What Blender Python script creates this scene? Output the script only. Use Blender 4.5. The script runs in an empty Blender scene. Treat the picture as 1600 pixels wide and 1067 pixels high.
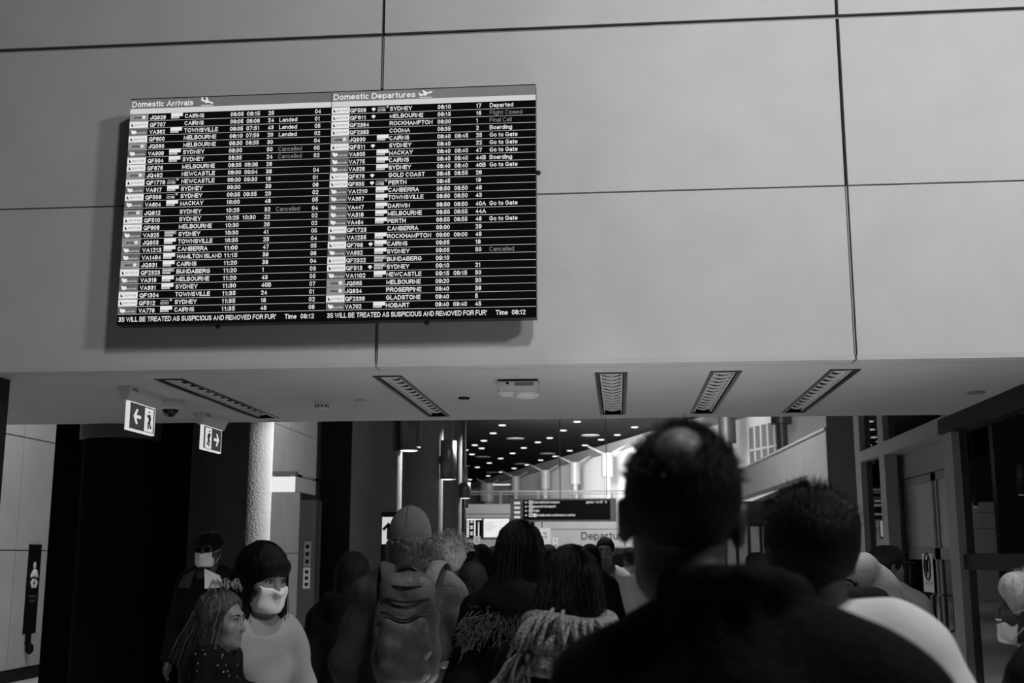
import bpy, math, random
import numpy as np
from mathutils import Vector, Matrix
random.seed(7); rng = np.random.default_rng(7)
SC = bpy.context.scene; COL = SC.collection
PI = math.pi
# ------------------------------------------------------------------ camera
EYE = Vector((0, 0, 1.6)); FPX = 1800.0
PITCH = math.atan(336/1800); YAW = math.atan(168/1831.1)
cd = bpy.data.cameras.new('camera'); cam = bpy.data.objects.new('camera', cd); COL.objects.link(cam)
cd.sensor_width = 36; cd.lens = 36*FPX/1600; cd.clip_start = .05; cd.clip_end = 300
cam.location = EYE; cam.rotation_euler = (PI/2+PITCH, 0, YAW)
cd.dof.use_dof = True; cd.dof.focus_distance = 6.8; cd.dof.aperture_fstop = 4.0
SC.camera = cam
CR = Matrix.Rotation(YAW, 3, 'Z') @ Matrix.Rotation(PI/2+PITCH, 3, 'X')
def at(px, py, X=None, Y=None, Z=None):
    """point of the place seen at a pixel of the photograph, on a given plane"""
    d = CR @ Vector(((px-800)/FPX, -(py-533.5)/FPX, -1))
    t = (X-EYE.x)/d.x if X is not None else (Y-EYE.y)/d.y if Y is not None else (Z-EYE.z)/d.z
    return EYE + d*t
# ------------------------------------------------------------------ world, lights, exposure
w = bpy.data.worlds.new('world'); SC.world = w; w.use_nodes = True
w.node_tree.nodes['Background'].inputs[0].default_value = (.9, .9, .9, 1)
w.node_tree.nodes['Background'].inputs[1].default_value = .010
SC.view_settings.view_transform = 'Standard'; SC.view_settings.look = 'None'
SC.view_settings.exposure = 0; SC.view_settings.gamma = 1; SC.view_settings.use_curve_mapping = False
def lamp(kind, loc, to, power, size=.5, sy=None, spot=60, blend=.4, spread=180):
    l = bpy.data.lights.new('lamp', kind); o = bpy.data.objects.new('lamp', l); COL.objects.link(o)
    l.energy = power; o.location = loc
    o.rotation_euler = (Vector(to)-Vector(loc)).to_track_quat('-Z', 'Y').to_euler()
    if kind == 'AREA':
        l.size = size; l.spread = math.radians(spread)
        if sy: l.shape = 'RECTANGLE'; l.size_y = sy
    elif kind == 'SPOT':
        l.spot_size = math.radians(spot); l.spot_blend = blend; l.shadow_soft_size = size
    else: l.shadow_soft_size = size
    return o
lamp('AREA', (1.0, 1.6, 6.3), (1.0, 6.6, 3.2), 122, .5)               # hall lights before the portal
lamp('AREA', (4.6, 1.4, 5.8), (1.6, 6.6, 3.2), 165, .7)
lamp('SPOT', (-.1, 5.6, 6.6), (-.1, 5.85, 0), 3600, .15, spot=24, blend=.5)   # added spots before and behind the portal: floor pools that bounce onto the soffit
lamp('SPOT', (.5, 5.6, 6.6), (.5, 5.85, 0), 2600, .15, spot=24, blend=.5)
lamp('SPOT', (-.3, 11.9, 6.6), (-.3, 11.9, 0), 700, .3, spot=42, blend=.5)
lamp('SPOT', (.3, 14.6, 6.6), (.3, 14.6, 0), 500, .3, spot=42, blend=.5)
lamp('AREA', (-2, 38, 6.8), (-2, 44, 1.5), 330, 5, 3)                # far hall
lamp('AREA', (-2, 43, 6.8), (-1, 62, 4.6), 3600, 5, 2, spread=110)
lamp('AREA', (1.8, 37, 6.8), (1.4, 48, 5.4), 300, 2, 2, spread=110)
lamp('AREA', (2.4, 23, 6.8), (4.2, 31, 4.5), 800, 2)                 # bright upper level on the right
lamp('AREA', (.0, 16.0, 6.4), (1.9, 18.5, 2.2), 170, 1.2)
lamp('AREA', (-5.9, 13.2, 6.0), (-7.9, 13.8, 1.8), 110, .8, 3)           # washes the left wall
lamp('AREA', (-5.7, 25, 6.0), (-7.9, 26, 2.5), 110, .8, 6)
lamp('SPOT', (-1.35, 11.7, 3.3), (-3.4, 10.3, 2.1), 2700, .06, spot=36, blend=.5)   # grazing lights behind the columns
lamp('SPOT', (-2.2, 18.2, 4.2), (-3.4, 16.4, 2.5), 3600, .06, spot=40, blend=.5)
lamp('SPOT', (-2.1, 22.0, 4.6), (-3.4, 20.3, 2.7), 3600, .06, spot=45, blend=.5)
lamp('SPOT', (-2.1, 24.4, 4.8), (-3.4, 22.8, 2.9), 3600, .06, spot=45, blend=.5)
# ------------------------------------------------------------------ materials
def mat(name, v, rough=.6, noise=0, scale=8, bump=0, bscale=40, metal=0, emit=0, spec=.4, stretch=None, glossmix=None):
    m = bpy.data.materials.new(name); m.use_nodes = True; nt = m.node_tree; b = nt.nodes['Principled BSDF']
    b.inputs['Base Color'].default_value = (v, v, v, 1); b.inputs['Roughness'].default_value = rough
    b.inputs['Metallic'].default_value = metal; b.inputs['Specular IOR Level'].default_value = spec
    if emit:
        b.inputs['Emission Color'].default_value = (1, 1, 1, 1); b.inputs['Emission Strength'].default_value = emit
    if noise or bump:
        tc = nt.nodes.new('ShaderNodeTexCoord'); mp = nt.nodes.new('ShaderNodeMapping')
        nt.links.new(tc.outputs['Object'], mp.inputs[0])
        if stretch: mp.inputs['Scale'].default_value = stretch
    if noise:
        n = nt.nodes.new('ShaderNodeTexNoise'); n.inputs['Scale'].default_value = scale; n.inputs['Detail'].default_value = 5
        r = nt.nodes.new('ShaderNodeMapRange'); nt.links.new(mp.outputs[0], n.inputs[0]); nt.links.new(n.outputs[0], r.inputs[0])
        r.inputs[1].default_value = .25; r.inputs[2].default_value = .75
        r.inputs[3].default_value = v*(1-noise); r.inputs[4].default_value = v*(1+noise)
        nt.links.new(r.outputs[0], b.inputs['Base Color'])
    if bump:
        n = nt.nodes.new('ShaderNodeTexNoise'); n.inputs['Scale'].default_value = bscale; n.inputs['Detail'].default_value = 4
        q = nt.nodes.new('ShaderNodeBump'); q.inputs['Strength'].default_value = bump; q.inputs['Distance'].default_value = .02
        nt.links.new(mp.outputs[0], n.inputs[0]); nt.links.new(n.outputs[0], q.inputs['Height']); nt.links.new(q.outputs[0], b.inputs['Normal'])
    return m
def emis(name, v):
    m = bpy.data.materials.new(name); m.use_nodes = True; nt = m.node_tree
    nt.nodes.remove(nt.nodes['Principled BSDF']); e = nt.nodes.new('ShaderNodeEmission')
    e.inputs[0].default_value = (1, 1, 1, 1); e.inputs[1].default_value = v
    nt.links.new(e.outputs[0], nt.nodes['Material Output'].inputs[0]); return m
def glass(name, tint, refl, rough=.01):
    m = bpy.data.materials.new(name); m.use_nodes = True; nt = m.node_tree
    nt.nodes.remove(nt.nodes['Principled BSDF'])
    t = nt.nodes.new('ShaderNodeBsdfTransparent'); t.inputs[0].default_value = (tint, tint, tint, 1)
    g = nt.nodes.new('ShaderNodeBsdfGlossy'); g.inputs['Roughness'].default_value = rough
    fr = nt.nodes.new('ShaderNodeFresnel'); fr.inputs[0].default_value = refl
    mx = nt.nodes.new('ShaderNodeMixShader')
    nt.links.new(fr.outputs[0], mx.inputs[0]); nt.links.new(t.outputs[0], mx.inputs[1]); nt.links.new(g.outputs[0], mx.inputs[2])
    nt.links.new(mx.outputs[0], nt.nodes['Material Output'].inputs[0]); return m
def srgb(x): x /= 255; return ((x+.055)/1.055)**2.4 if x > .04 else x/12.92
M = dict(
 wall=mat('wall_panel', .58, .5, .05, 3, .06, 90), soffit=mat('soffit_paint', .55, .7, .04, 3),
 gap=mat('joint_dark', .02, .8), lwall=mat('stone_panel', .5, .5, .08, 2), black=mat('black_paint', .005, .9, spec=.05),
 dark=mat('dark_cladding', .014, .5, .3, 4, spec=.15), floor=mat('floor_stone', .72, .4, .12, 1.5), pillar=mat('pillar_metal', .09, .4), shirtd=mat('dim_grey_cloth', .13, .85, .1, 8, .15, 40), conc=mat('rough_concrete', .06, .9, .12, 5, .35, 55),
 concd=mat('sleeve_metal', .05, .4, .15, 6), grey=mat('grey_metal', .22, .45, .06, 10), steel=mat('brushed_steel', .5, .3, .05, 10, metal=1),
 dsteel=mat('frame_metal', .30, .4, .05, 10), white=mat('white_plastic', .72, .4), wpaint=mat('white_paint', .78, .6, .03, 3),
 case=mat('black_casing', .012, .35), mirror=mat('mirror_reflector', .10, .2, metal=1), blade=mat('louvre_metal', .9, .3),
 tube=mat('lamp_tube', .6, .2), glassd=glass('dark_glass', .14, 1.5), glassc=glass('clear_glass', .5, 1.45),
 frost=mat('frosted_glass', .36, .3, .04, 4), dome=mat('smoked_dome', .01, .05, spec=.6),
 scr=emis('screen_black', .0035), s_hdr=emis('screen_band', srgb(105)), s_hdr2=emis('screen_band_lit', srgb(118)), s_strip=emis('screen_strip', srgb(205)), s_txt=emis('screen_text', srgb(226)),
 s_dim=emis('screen_dim', srgb(125)), s_line=emis('screen_line', srgb(185)), s_q=emis('badge_white', srgb(228)), s_v=emis('badge_grey', srgb(98)), s_k=emis('badge_ink', srgb(18)), s_g=emis('badge_midgrey', srgb(140)),
 ex_w=emis('exit_lit_white', srgb(215)), ex_g=emis('exit_field', srgb(62)), ex_k=emis('exit_ink', srgb(40)), lampw=emis('lamp_white', 1.6), lampd=emis('lamp_dim', srgb(120)), sgn=emis('sign_lit', srgb(205)), map=emis('screen_map', srgb(235)),
 ink=mat('black_ink', .01, .5), signk=mat('sign_black', .008, .5, spec=.08), paper=mat('sign_white', .75, .5), pict=mat('pictogram_white', .8, .5),
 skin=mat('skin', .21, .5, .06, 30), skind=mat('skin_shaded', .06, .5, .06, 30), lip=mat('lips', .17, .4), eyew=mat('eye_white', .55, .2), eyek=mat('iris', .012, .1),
 hair=mat('dark_hair', .007, .55, .5, 60, .5, 160, spec=.14, stretch=(1, 1, .15)), hairm=mat('mid_hair', .05, .4, .5, 60, .5, 160, stretch=(1, 1, .15)), hairb=mat('fair_hair', .30, .4, .4, 60, .5, 160, stretch=(1, 1, .15)), hairg=mat('grey_hair', .5, .5, .3, 60, .4, 160, stretch=(1, 1, .2)),
 coat=mat('black_coat', .006, .85, .4, 20, .25, 60, spec=.12), coat2=mat('charcoal_jacket', .035, .8, .35, 9, .3, 30), denim=mat('dark_trousers', .03, .8, .2, 30), shirt=mat('light_shirt', .74, .8, .06, 8, .1, 40), shirtg=mat('grey_shirt', .32, .8, .08, 8, .1, 40),
 maskm=mat('surgical_mask', .8, .8, .03, 30), knit=mat('knit_wool', .26, .9, .45, 70, .8, 110), beanie=mat('beanie_wool', .13, .95, .2, 120, .6, 260), nylon=mat('grey_nylon', .085, .5, .4, 10, .3, 30), zip=mat('zip_black', .008, .4), spark=mat('sequin', .8, .25, metal=.6), shoe=mat('shoe_dark', .02, .5), bare=mat('scalp', .19, .45, .08, 50))
# ------------------------------------------------------------------ letter shapes (strokes in a unit box)
def _a(cx, cy, rx, ry, a0, a1, n=9): return [(cx+rx*math.cos(math.radians(a)), cy+ry*math.sin(math.radians(a))) for a in np.linspace(a0, a1, n)]
XH = .75; GLYPH = {}
def _g(ch, W, *st, x=False): GLYPH[ch] = (W, [list(q) for q in st], x)
_o = _a(.5, .5, .5, .5, 90, 450, 17); AS = 1.38
_g('A', .92, [(0, 0), (.5, 1), (1, 0)], [(.2, .34), (.8, .34)]); _g('B', .84, [(0, .52), (0, 1), (.6, 1)]+_a(.6, .76, .34, .24, 90, -90)+[(0, .52)], [(0, .52), (0, 0), (.62, 0)]+_a(.62, .26, .38, .26, -90, 90)+[(0, .52)])
_g('C', .90, _a(.5, .5, .5, .5, 48, 312, 15)); _g('D', .88, [(0, 0), (0, 1), (.45, 1)]+_a(.45, .5, .55, .5, 90, -90, 13)+[(0, 0)]); _g('E', .78, [(1, 1), (0, 1), (0, 0), (1, 0)], [(0, .52), (.9, .52)]); _g('F', .72, [(1, 1), (0, 1), (0, 0)], [(0, .5), (.85, .5)])
_g('G', .96, _a(.5, .5, .5, .5, 48, 330, 15)+[(1, .46), (.56, .46)]); _g('H', .86, [(0, 0), (0, 1)], [(1, 0), (1, 1)], [(0, .52), (1, .52)]); _g('I', .17, [(.5, 0), (.5, 1)]); _g('J', .66, [(1, 1), (1, .32)]+_a(.5, .32, .5, .32, 0, -180)); _g('K', .88, [(0, 0), (0, 1)], [(1, 1), (0, .38)], [(.34, .58), (1, 0)])
_g('L', .70, [(0, 1), (0, 0), (1, 0)]); _g('M', 1.0, [(0, 0), (0, 1), (.5, .1), (1, 1), (1, 0)]); _g('N', .86, [(0, 0), (0, 1), (1, 0), (1, 1)]); _g('O', .98, _o); _g('P', .80, [(0, 0), (0, 1), (.62, 1)]+_a(.62, .73, .38, .27, 90, -90)+[(0, .46)]); _g('Q', .98, _o, [(.6, .28), (1, -.04)])
_g('R', .88, [(0, 0), (0, 1), (.62, 1)]+_a(.62, .75, .36, .25, 90, -90)+[(0, .5)], [(.6, .5), (1, 0)]); _s = _a(.5, .755, .47, .245, 25, 260)+_a(.5, .255, .5, .255, 80, -160); _g('S', .82, _s); _g('T', .80, [(0, 1), (1, 1)], [(.5, 1), (.5, 0)]); _g('U', .86, [(0, 1), (0, .34)]+_a(.5, .34, .5, .34, 180, 360)+[(1, 1)])
_g('V', .88, [(0, 1), (.5, 0), (1, 1)]); _g('W', 1.26, [(0, 1), (.26, 0), (.5, .95), (.74, 0), (1, 1)]); _g('X', .88, [(0, 0), (1, 1)], [(0, 1), (1, 0)]); _g('Y', .88, [(0, 1), (.5, .42), (1, 1)], [(.5, .42), (.5, 0)]); _g('Z', .8, [(0, 1), (1, 1), (0, 0), (1, 0)])
_g('0', .70, _o); _g('1', .5, [(.1, .76), (.7, 1), (.7, 0)]); _g('2', .70, _a(.5, .72, .5, .28, 165, -30)+[(0, 0), (1, 0)]); _g('3', .70, _a(.48, .755, .46, .245, 155, -90)+[(.35, .51)], [(.35, .51)]+_a(.48, .26, .52, .26, 85, -155)); _g('4', .72, [(.75, 0), (.75, 1), (0, .28), (1, .28)]); _g('5', .70, [(.92, 1), (.16, 1), (.06, .5)]+_a(.48, .31, .52, .31, 125, -155))
_g('6', .70, _a(.52, .31, .48, .31, 90, 450, 13), _a(.55, .5, .55, .5, 45, 200)); _g('7', .68, [(0, 1), (1, 1), (.35, 0)]); _g('8', .70, _a(.5, .76, .44, .24, 0, 360, 13), _a(.5, .26, .5, .26, 0, 360, 13)); _g('9', .70, _a(.48, .69, .48, .31, 90, 450, 13), _a(.45, .5, .55, .5, -135, 20)); _g(':', .2, [(.5, .02), (.5, .07)], [(.5, .62), (.5, .67)]); _g("'", .18, [(.5, .75), (.5, 1)])
_g('a', .66, _a(.5, .72, .45, .28, 155, 0)+[(.95, 0)], [(.95, .58)]+_a(.45, .28, .45, .28, 80, 300)+[(.95, .3)], x=True); _g('b', .7, [(0, AS), (0, 0)], _o, x=True); _g('c', .64, _a(.5, .5, .5, .5, 50, 310, 13), x=True); _g('d', .7, [(1, AS), (1, 0)], _o, x=True); _g('e', .68, [(0, .5), (1, .5)]+_a(.5, .5, .5, .5, 0, 310, 15), x=True)
_g('f', .42, [(.35, 0), (.35, 1.1)]+_a(.75, 1.1, .4, .26, 180, 90, 5), [(0, .95), (.95, .95)], x=True); _g('g', .7, [(1, 1), (1, -.12)]+_a(.5, -.12, .5, .26, 0, -160), _o, x=True); _g('h', .66, [(0, AS), (0, 0)], [(0, .55)]+_a(.5, .55, .5, .45, 180, 0)+[(1, 0)], x=True); _g('i', .17, [(.5, 0), (.5, 1)], [(.5, 1.33), (.5, AS)], x=True); _g('k', .66, [(0, AS), (0, 0)], [(.95, 1), (0, .35)], [(.35, .6), (1, 0)], x=True)
_g('l', .17, [(.5, 0), (.5, AS)], x=True); _g('m', 1.0, [(0, 0), (0, 1)], [(0, .65)]+_a(.25, .65, .25, .35, 180, 0)+[(.5, 0)], [(.5, .65)]+_a(.75, .65, .25, .35, 180, 0)+[(1, 0)], x=True); _g('n', .66, [(0, 0), (0, 1)], [(0, .55)]+_a(.5, .55, .5, .45, 180, 0)+[(1, 0)], x=True); _g('o', .7, _o, x=True); _g('p', .7, [(0, 1), (0, -.38)], _o, x=True)
_g('r', .44, [(0, 0), (0, 1)], [(0, .5)]+_a(.9, .5, .9, .5, 180, 95, 6), x=True); _g('s', .62, _s, x=True); _g('t', .42, [(.4, 1.3), (.4, .25)]+_a(.8, .25, .4, .25, 180, 270, 5), [(0, .98), (.95, .98)], x=True); _g('u', .66, [(0, 1), (0, .45)]+_a(.5, .45, .5, .45, 180, 360)+[(1, 1), (1, 0)], x=True); _g('v', .64, [(0, 1), (.5, 0), (1, 1)], x=True)
# ------------------------------------------------------------------ mesh helpers
class MB:
    def __init__(s): s.v = []; s.f = []; s.m = []; s.sm = []
    def add(s, V, F, m=0, sm=False):
        n = len(s.v); s.v += [tuple(p) for p in V]
        for q in F: s.f.append(tuple(i+n for i in q)); s.m.append(m); s.sm.append(sm)
        return s
    def box(s, x0, x1, y0, y1, z0, z1, m=0):
        x0, x1 = min(x0, x1), max(x0, x1); y0, y1 = min(y0, y1), max(y0, y1); z0, z1 = min(z0, z1), max(z0, z1)
        V = [(x, y, z) for z in (z0, z1) for y in (y0, y1) for x in (x0, x1)]
        return s.add(V, [(0, 2, 3, 1), (4, 5, 7, 6), (0, 1, 5, 4), (2, 6, 7, 3), (0, 4, 6, 2), (1, 3, 7, 5)], m)
    def tube(s, P, r, n=6, m=0, cap=True):
        P = [Vector(p) for p in P]; k = len(P); r = r if isinstance(r, (list, tuple)) else [r]*k; V = []; F = []; up = None
        for i, p in enumerate(P):
            t = (P[min(i+1, k-1)]-P[max(i-1, 0)]).normalized()
            if up is None: up = t.orthogonal().normalized()
            a = (up - t*up.dot(t)); a = a.normalized() if a.length > 1e-6 else t.orthogonal().normalized(); up = a; b = t.cross(a)
            V += [p+(a*math.cos(2*PI*j/n)+b*math.sin(2*PI*j/n))*r[i] for j in range(n)]
        for i in range(k-1):
            F += [(i*n+j, i*n+(j+1) % n, (i+1)*n+(j+1) % n, (i+1)*n+j) for j in range(n)]
        if cap: F += [tuple(range(n))[::-1], tuple(range((k-1)*n, k*n))]
        return s.add(V, F, m, n > 4)
    def lathe(s, prof, c=(0, 0, 0), n=24, m=0):
        V = []; F = []; k = len(prof)
        for r, z in prof: V += [(c[0]+r*math.cos(2*PI*j/n), c[1]+r*math.sin(2*PI*j/n), c[2]+z) for j in range(n)]
        for i in range(k-1): F += [(i*n+j, i*n+(j+1) % n, (i+1)*n+(j+1) % n, (i+1)*n+j) for j in range(n)]
        s.add(V, F, m, True)
        return s.add(V[:n], [tuple(range(n))[::-1]], m).add(V[-n:], [tuple(range(n))], m)
    def prism(s, poly, fr, d=.004, m=0):
        """2-D outline (counter-clockwise) placed by a frame (o, u, v) and given depth d along u x v"""
        o, u, v = [Vector(q) for q in fr]; nrm = u.cross(v).normalized(); n = len(poly)
        A = [o+u*x+v*y for x, y in poly]; B = [p+nrm*d for p in A]
        return s.add(A+B, [tuple(range(n, 2*n)), tuple(range(n))[::-1]]+[(i, (i+1) % n, n+(i+1) % n, n+i) for i in range(n)], m)
    def rect(s, x0, x1, y0, y1, fr, m=0, d=0):
        o, u, v = [Vector(q) for q in fr]
        if d: return s.prism([(x0, y0), (x1, y0), (x1, y1), (x0, y1)], fr, d, m)
        return s.add([o+u*x+v*y for x, y in ((x0, y0), (x1, y0), (x1, y1), (x0, y1))], [(0, 1, 2, 3)], m)
    def text(s, body, x, y, h, fr, m=0, bold=0, width=None, align='l'):
        """lettering in a plain grotesque: cap height h, end at x, baseline y, in the plane of the frame"""
        if not body: return s
        sw = .15+bold*2.2; Q = []; cx = 0
        for ch in body:
            if ch == ' ': cx += .36; continue
            W, strokes, xh = GLYPH[ch]; Hh = XH if xh else 1
            for st in strokes:
                P = [Vector((cx+sw/2+px*(W-sw), sw/2+py*(Hh-sw))) for px, py in st]; n = len(P); L = []
                for i in range(n):
                    a = (P[i]-P[i-1]).normalized() if i else (P[1]-P[0]).normalized(); b = (P[i+1]-P[i]).normalized() if i < n-1 else a
                    t = a+b; t = t.normalized() if t.length > .3 else a; nn = Vector((-t.y, t.x)); k = min(1/max(nn.dot(Vector((-a.y, a.x))), .5), 1.5)
                    e = Vector((0, 0)) if 0 < i < n-1 else (-a if i == 0 else a)*sw*.5
                    L += [P[i]+e+nn*k*sw/2, P[i]+e-nn*k*sw/2]
                Q.append(L)
            cx += W+.11
        tot = cx-.11; kx = width/tot if width else h*.9
        if align == 'r': x -= tot*kx
        if align == 'c': x -= tot*kx/2
        o, u, v = [Vector(q) for q in fr]
        for L in Q: s.add([o+u*(x+p.x*kx)+v*(y+p.y*h) for p in L], [(2*i+1, 2*i+3, 2*i+2, 2*i) for i in range(len(L)//2-1)], m)
        return s
    def build(s, name, mats, parent=None, off=None):
        me = bpy.data.meshes.new(name)
        V = s.v if off is None else [(a-off[0], b-off[1], c-off[2]) for a, b, c in s.v]
        me.from_pydata(V, [], s.f); mats = mats if isinstance(mats, (list, tuple)) else [mats]
        for q in mats: me.materials.append(q)
        me.polygons.foreach_set('material_index', s.m); me.polygons.foreach_set('use_smooth', s.sm); me.update()
        o = bpy.data.objects.new(name, me); COL.objects.link(o)
        if parent: o.parent = parent
        return o
def tag(o, label=None, cat=None, group=None, kind=None):
    for k, q in (('label', label), ('category', cat), ('group', group), ('kind', kind)):
        if q: o[k] = q
    return o
def thing(name, label, cat, loc=(0, 0, 0), rz=0, group=None):
    o = bpy.data.objects.new(name, None); COL.objects.link(o); o.location = loc; o.rotation_euler = (0, 0, rz); o.empty_display_size = .1
    return tag(o, label, cat, group)
def struct(name, mb, m, parent=None): return tag(mb.build(name, m, parent), kind='structure')
def copy_tree(o, parent=None):
    c = o.copy(); COL.objects.link(c); c.parent = parent
    for ch in o.children: copy_tree(ch, c)
    return c
# ------------------------------------------------------------------ the setting
F = 6.608; SZ = 2.70; FB = 9.32; GX = 2.65                          # fascia plane, soffit height, soffit back edge, glazing plane
struct('floor', MB().box(-12, 9, -3, 95, -.1, 0), M['floor'])
# fascia over the portal: nine big panels with open joints on a dark backing
wf = struct('wall_front', MB().box(-7, 4.2, F+.03, F+.16, SZ+.04, 7), M['gap'])
XS = [-7, -1.4135, 1.358, 4.2]; ZS = [SZ+.03, 3.733, 4.795, 7.0]; gx = .0105; gz = [0, .005, .014, 0]
for i in range(3):
    for j in range(3):
        MB().box(XS[i]+(gx if i else 0), XS[i+1]-(gx if i < 2 else 0), F, F+.03, ZS[j]+gz[j], ZS[j+1]-gz[j+1]).build('panel', M['wall'], wf)
mbt = MB()
for x, zs in ((XS[1], (ZS[0], 3.0)), (XS[1], (4.45, ZS[2])), (XS[2], (ZS[0], ZS[1]))): mbt.box(x-.004, x+.004, F+.012, F+.031, zs[0], zs[1])
mbt.build('joint_strip', M['dsteel'], wf)
MB().box(-7, 4.2, F+.012, F+.031, ZS[2]-.012, ZS[2]+.001).build('joint_channel', M['grey'], wf)
# soffit of the portal with openings for five troffers
FX = []
for a, b, c, d in (((243, 592), (287, 592), (398, 653), (434, 652)), ((580.5, 587), (629, 587), (668, 649.5), (702, 649.5)), ((929, 582), (980, 582), (938, 647), (978, 647)),
                   ((1109, 579.6), (1160, 579), (1078.6, 645.4), (1115.7, 645.4)), ((1294.6, 577), (1344.5, 576), (1222, 645), (1259, 644))):
    q = [at(*p, Z=SZ) for p in (a, b, c, d)]; FX.append(((q[0].x+q[2].x)/2, (q[1].x+q[3].x)/2))
FY0, FY1 = 6.945, 9.035
JY = 6.74
sf = struct('ceiling', MB().box(-7, 4.2, F+.17, FB, SZ+.16, SZ+.2), M['gap'])
def sp(*a): MB().box(*a, SZ, SZ+.03).build('panel', M['soffit'], sf)
sp(-7, XS[1]-.006, F, JY-.004); sp(XS[1]+.006, XS[2]-.006, F, JY-.004); sp(XS[2]+.006, 4.2, F, JY-.004)
sp(-7, GX, JY+.002, FY0); sp(-7, GX, FY1, FB)
xs = [-7]+[x for p in FX for x in p]+[GX]
for i in range(0, len(xs), 2): sp(xs[i], xs[i+1], FY0, FY1)
MB().box(-7, 4.2, FB-.02, FB, SZ+.03, SZ+.2).build('edge_trim', M['soffit'], sf)
sb = struct('ceiling_upper', MB().box(-7, 4.2, F+.17, FB+.05, SZ+.21, 3.4), M['dark'])
# left jamb of the portal
struct('wall_jamb', MB().box(-7, -3.83, F+.17, F+.3, 0, SZ), M['dark'])
# left stone wall with its panels, running back into the hall
LX = -7.85
wl = struct('wall_left', MB().box(LX-.3, LX-.03, 9, 30, 0, 6.4), M['gap'])
zl = [.16, 1.68, 3.16, 4.62, 6.1]; yl = [8.4, 11.5, 14.63, 17.73, 20.83, 23.93, 27.05, 29.6]
for i in range(len(yl)-1):
    for j in range(4):
        y1 = yl[i+1] if (j > 1 or i < 6) else 28.15
        MB().box(LX-.03, LX, yl[i]+.008, y1-.008, zl[j]+.008, zl[j+1]-.008).build('panel', M['lwall'], wl)
struct('baseboard_left', MB().box(LX-.03, LX-.005, 9, 28.15, 0, .15), M['dark'])
struct('wall_back_left', MB().box(LX-.3, -4.0, 30, 30.3, 0, 6.4), M['dark'])
# dark partitions and one added light blocker behind the left columns
struct('wall_screen', MB().box(-5.45, -3.6, 10.75, 10.9, 0, 3.6), M['black'])
struct('wall_spill_block', MB().box(-7.8, -5.25, 15.9, 16.05, 0, 6), M['black'])  # added unseen wall, keeps the column spots from spilling onto the left wall
struct('wall_dark', MB().box(-4.52, -3.35, 17.3, 17.6, 0, 6.6), M['black'])
struct('wall_dark_far', MB().box(-5.2, -3.36, 24.2, 24.4, 0, 7), M['black'])
# far ceiling, black, high
CZ = 7.0
ed = at(1080, 658, Z=CZ), at(732, 757, Z=CZ)                        # its edge along the white upper wall
kx = (ed[1].x-ed[0].x)/(ed[1].y-ed[0].y)
def ox(y): return ed[0].x+kx*(y-ed[0].y)                            # plan line of the slanting white wall
def oy(px): return (ed[0].x-kx*ed[0].y)/((px-968)/1800-kx)
cb = MB(); A = [(-14, 15), (4.5, 15), (ox(26), 26), (ox(92), 92), (-14.5, 92)]
cb.add([(x, y, CZ) for x, y in A]+[(x, y, CZ+.1) for x, y in A], [(4, 3, 2, 1, 0), (5, 6, 7, 8, 9)]+[(i, (i+1) % 5, 5+(i+1) % 5, 5+i) for i in range(5)])
struct('ceiling_far', cb, M['black'])
wu = MB(); P0 = (ox(24), 24); P1 = (ox(92), 92)
wu.add([(P0[0], P0[1], 2.8), (P1[0], P1[1], 2.8), (P1[0], P1[1], CZ+1.2), (P0[0], P0[1], CZ+1.2)]+[(P0[0]+.3, P0[1], 2.8), (P1[0]+.3, P1[1], 2.8), (P1[0]+.3, P1[1], CZ+1.2), (P0[0]+.3, P0[1], CZ+1.2)],
       [(0, 3, 2, 1), (4, 5, 6, 7), (0, 1, 5, 4), (3, 7, 6, 2), (0, 4, 7, 3), (1, 2, 6, 5)])
wur = struct('wall_upper', wu, M['wpaint'])
tr = MB()                                                            # grey fascia along the ceiling edge
tr.add([(ox(y)-.25, y, CZ-.02-h) for y in (25, 91) for h in (0, .42)]+[(ox(y)-.05, y, CZ-.02-h) for y in (25, 91) for h in (0, .42)], [(0, 1, 3, 2), (4, 6, 7, 5), (0, 4, 5, 1), (2, 3, 7, 6), (0, 2, 6, 4), (1, 5, 7, 3)])
struct('trim_1', tr, M['grey'])
# far wall below the gallery
BY = 44.0; BT = at(800, 787, Y=BY).z
wb = struct('wall_back', MB().box(-16, 3.2, BY+.04, BY+.3, 0, BT), M['gap'])
zb = [0, at(800, 865, Y=BY).z, at(800, 827, Y=BY).z, at(800, 803, Y=BY).z, BT]
xb = [-16, -12.5, -9.2, -6.05, -2.9, .2, 3.2]
for i in range(6):
    for j in range(4): MB().box(xb[i]+.02, xb[i+1]-.02, BY, BY+.04, zb[j]+.012, zb[j+1]-.012).build('panel', M['lwall'], wb)
struct('floor_gallery', MB().box(-16, 3.2, BY+.05, 92, BT-.2, BT-.02), M['grey'])
# right side: gallery parapet, its pier and the dark return wall
rp = MB(); a = (2.66, 15.05); pt = at(1293, 671, Y=15.05).z; b = at(1149, 739, Z=pt); b = (b.x, b.y)
def slab(m, p, q, z0, z1, t=.25):
    m.add([(p[0], p[1], z0), (q[0], q[1], z0), (q[0], q[1], z1), (p[0], p[1], z1), (p[0]+t, p[1], z0), (q[0]+t, q[1], z0), (q[0]+t, q[1], z1), (p[0]+t, p[1], z1)],
          [(0, 3, 2, 1), (4, 5, 6, 7), (0, 1, 5, 4), (3, 7, 6, 2), (0, 4, 7, 3), (1, 2, 6, 5)]); return m
def along(y): return (a[0]+(b[0]-a[0])*(y-a[1])/(b[1]-a[1]), y)
yp = min(np.linspace(15.2, 20, 200), key=lambda y: abs(at(1261, 742, Y=y).x-along(y)[0])); pb = at(1261, 742, Y=yp).z; be = along(28)
slab(rp, a, be, pb, pt); slab(rp, a, along(yp), 0, pb)
struct('wall_right_parapet', rp, M['lwall'])
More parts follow.
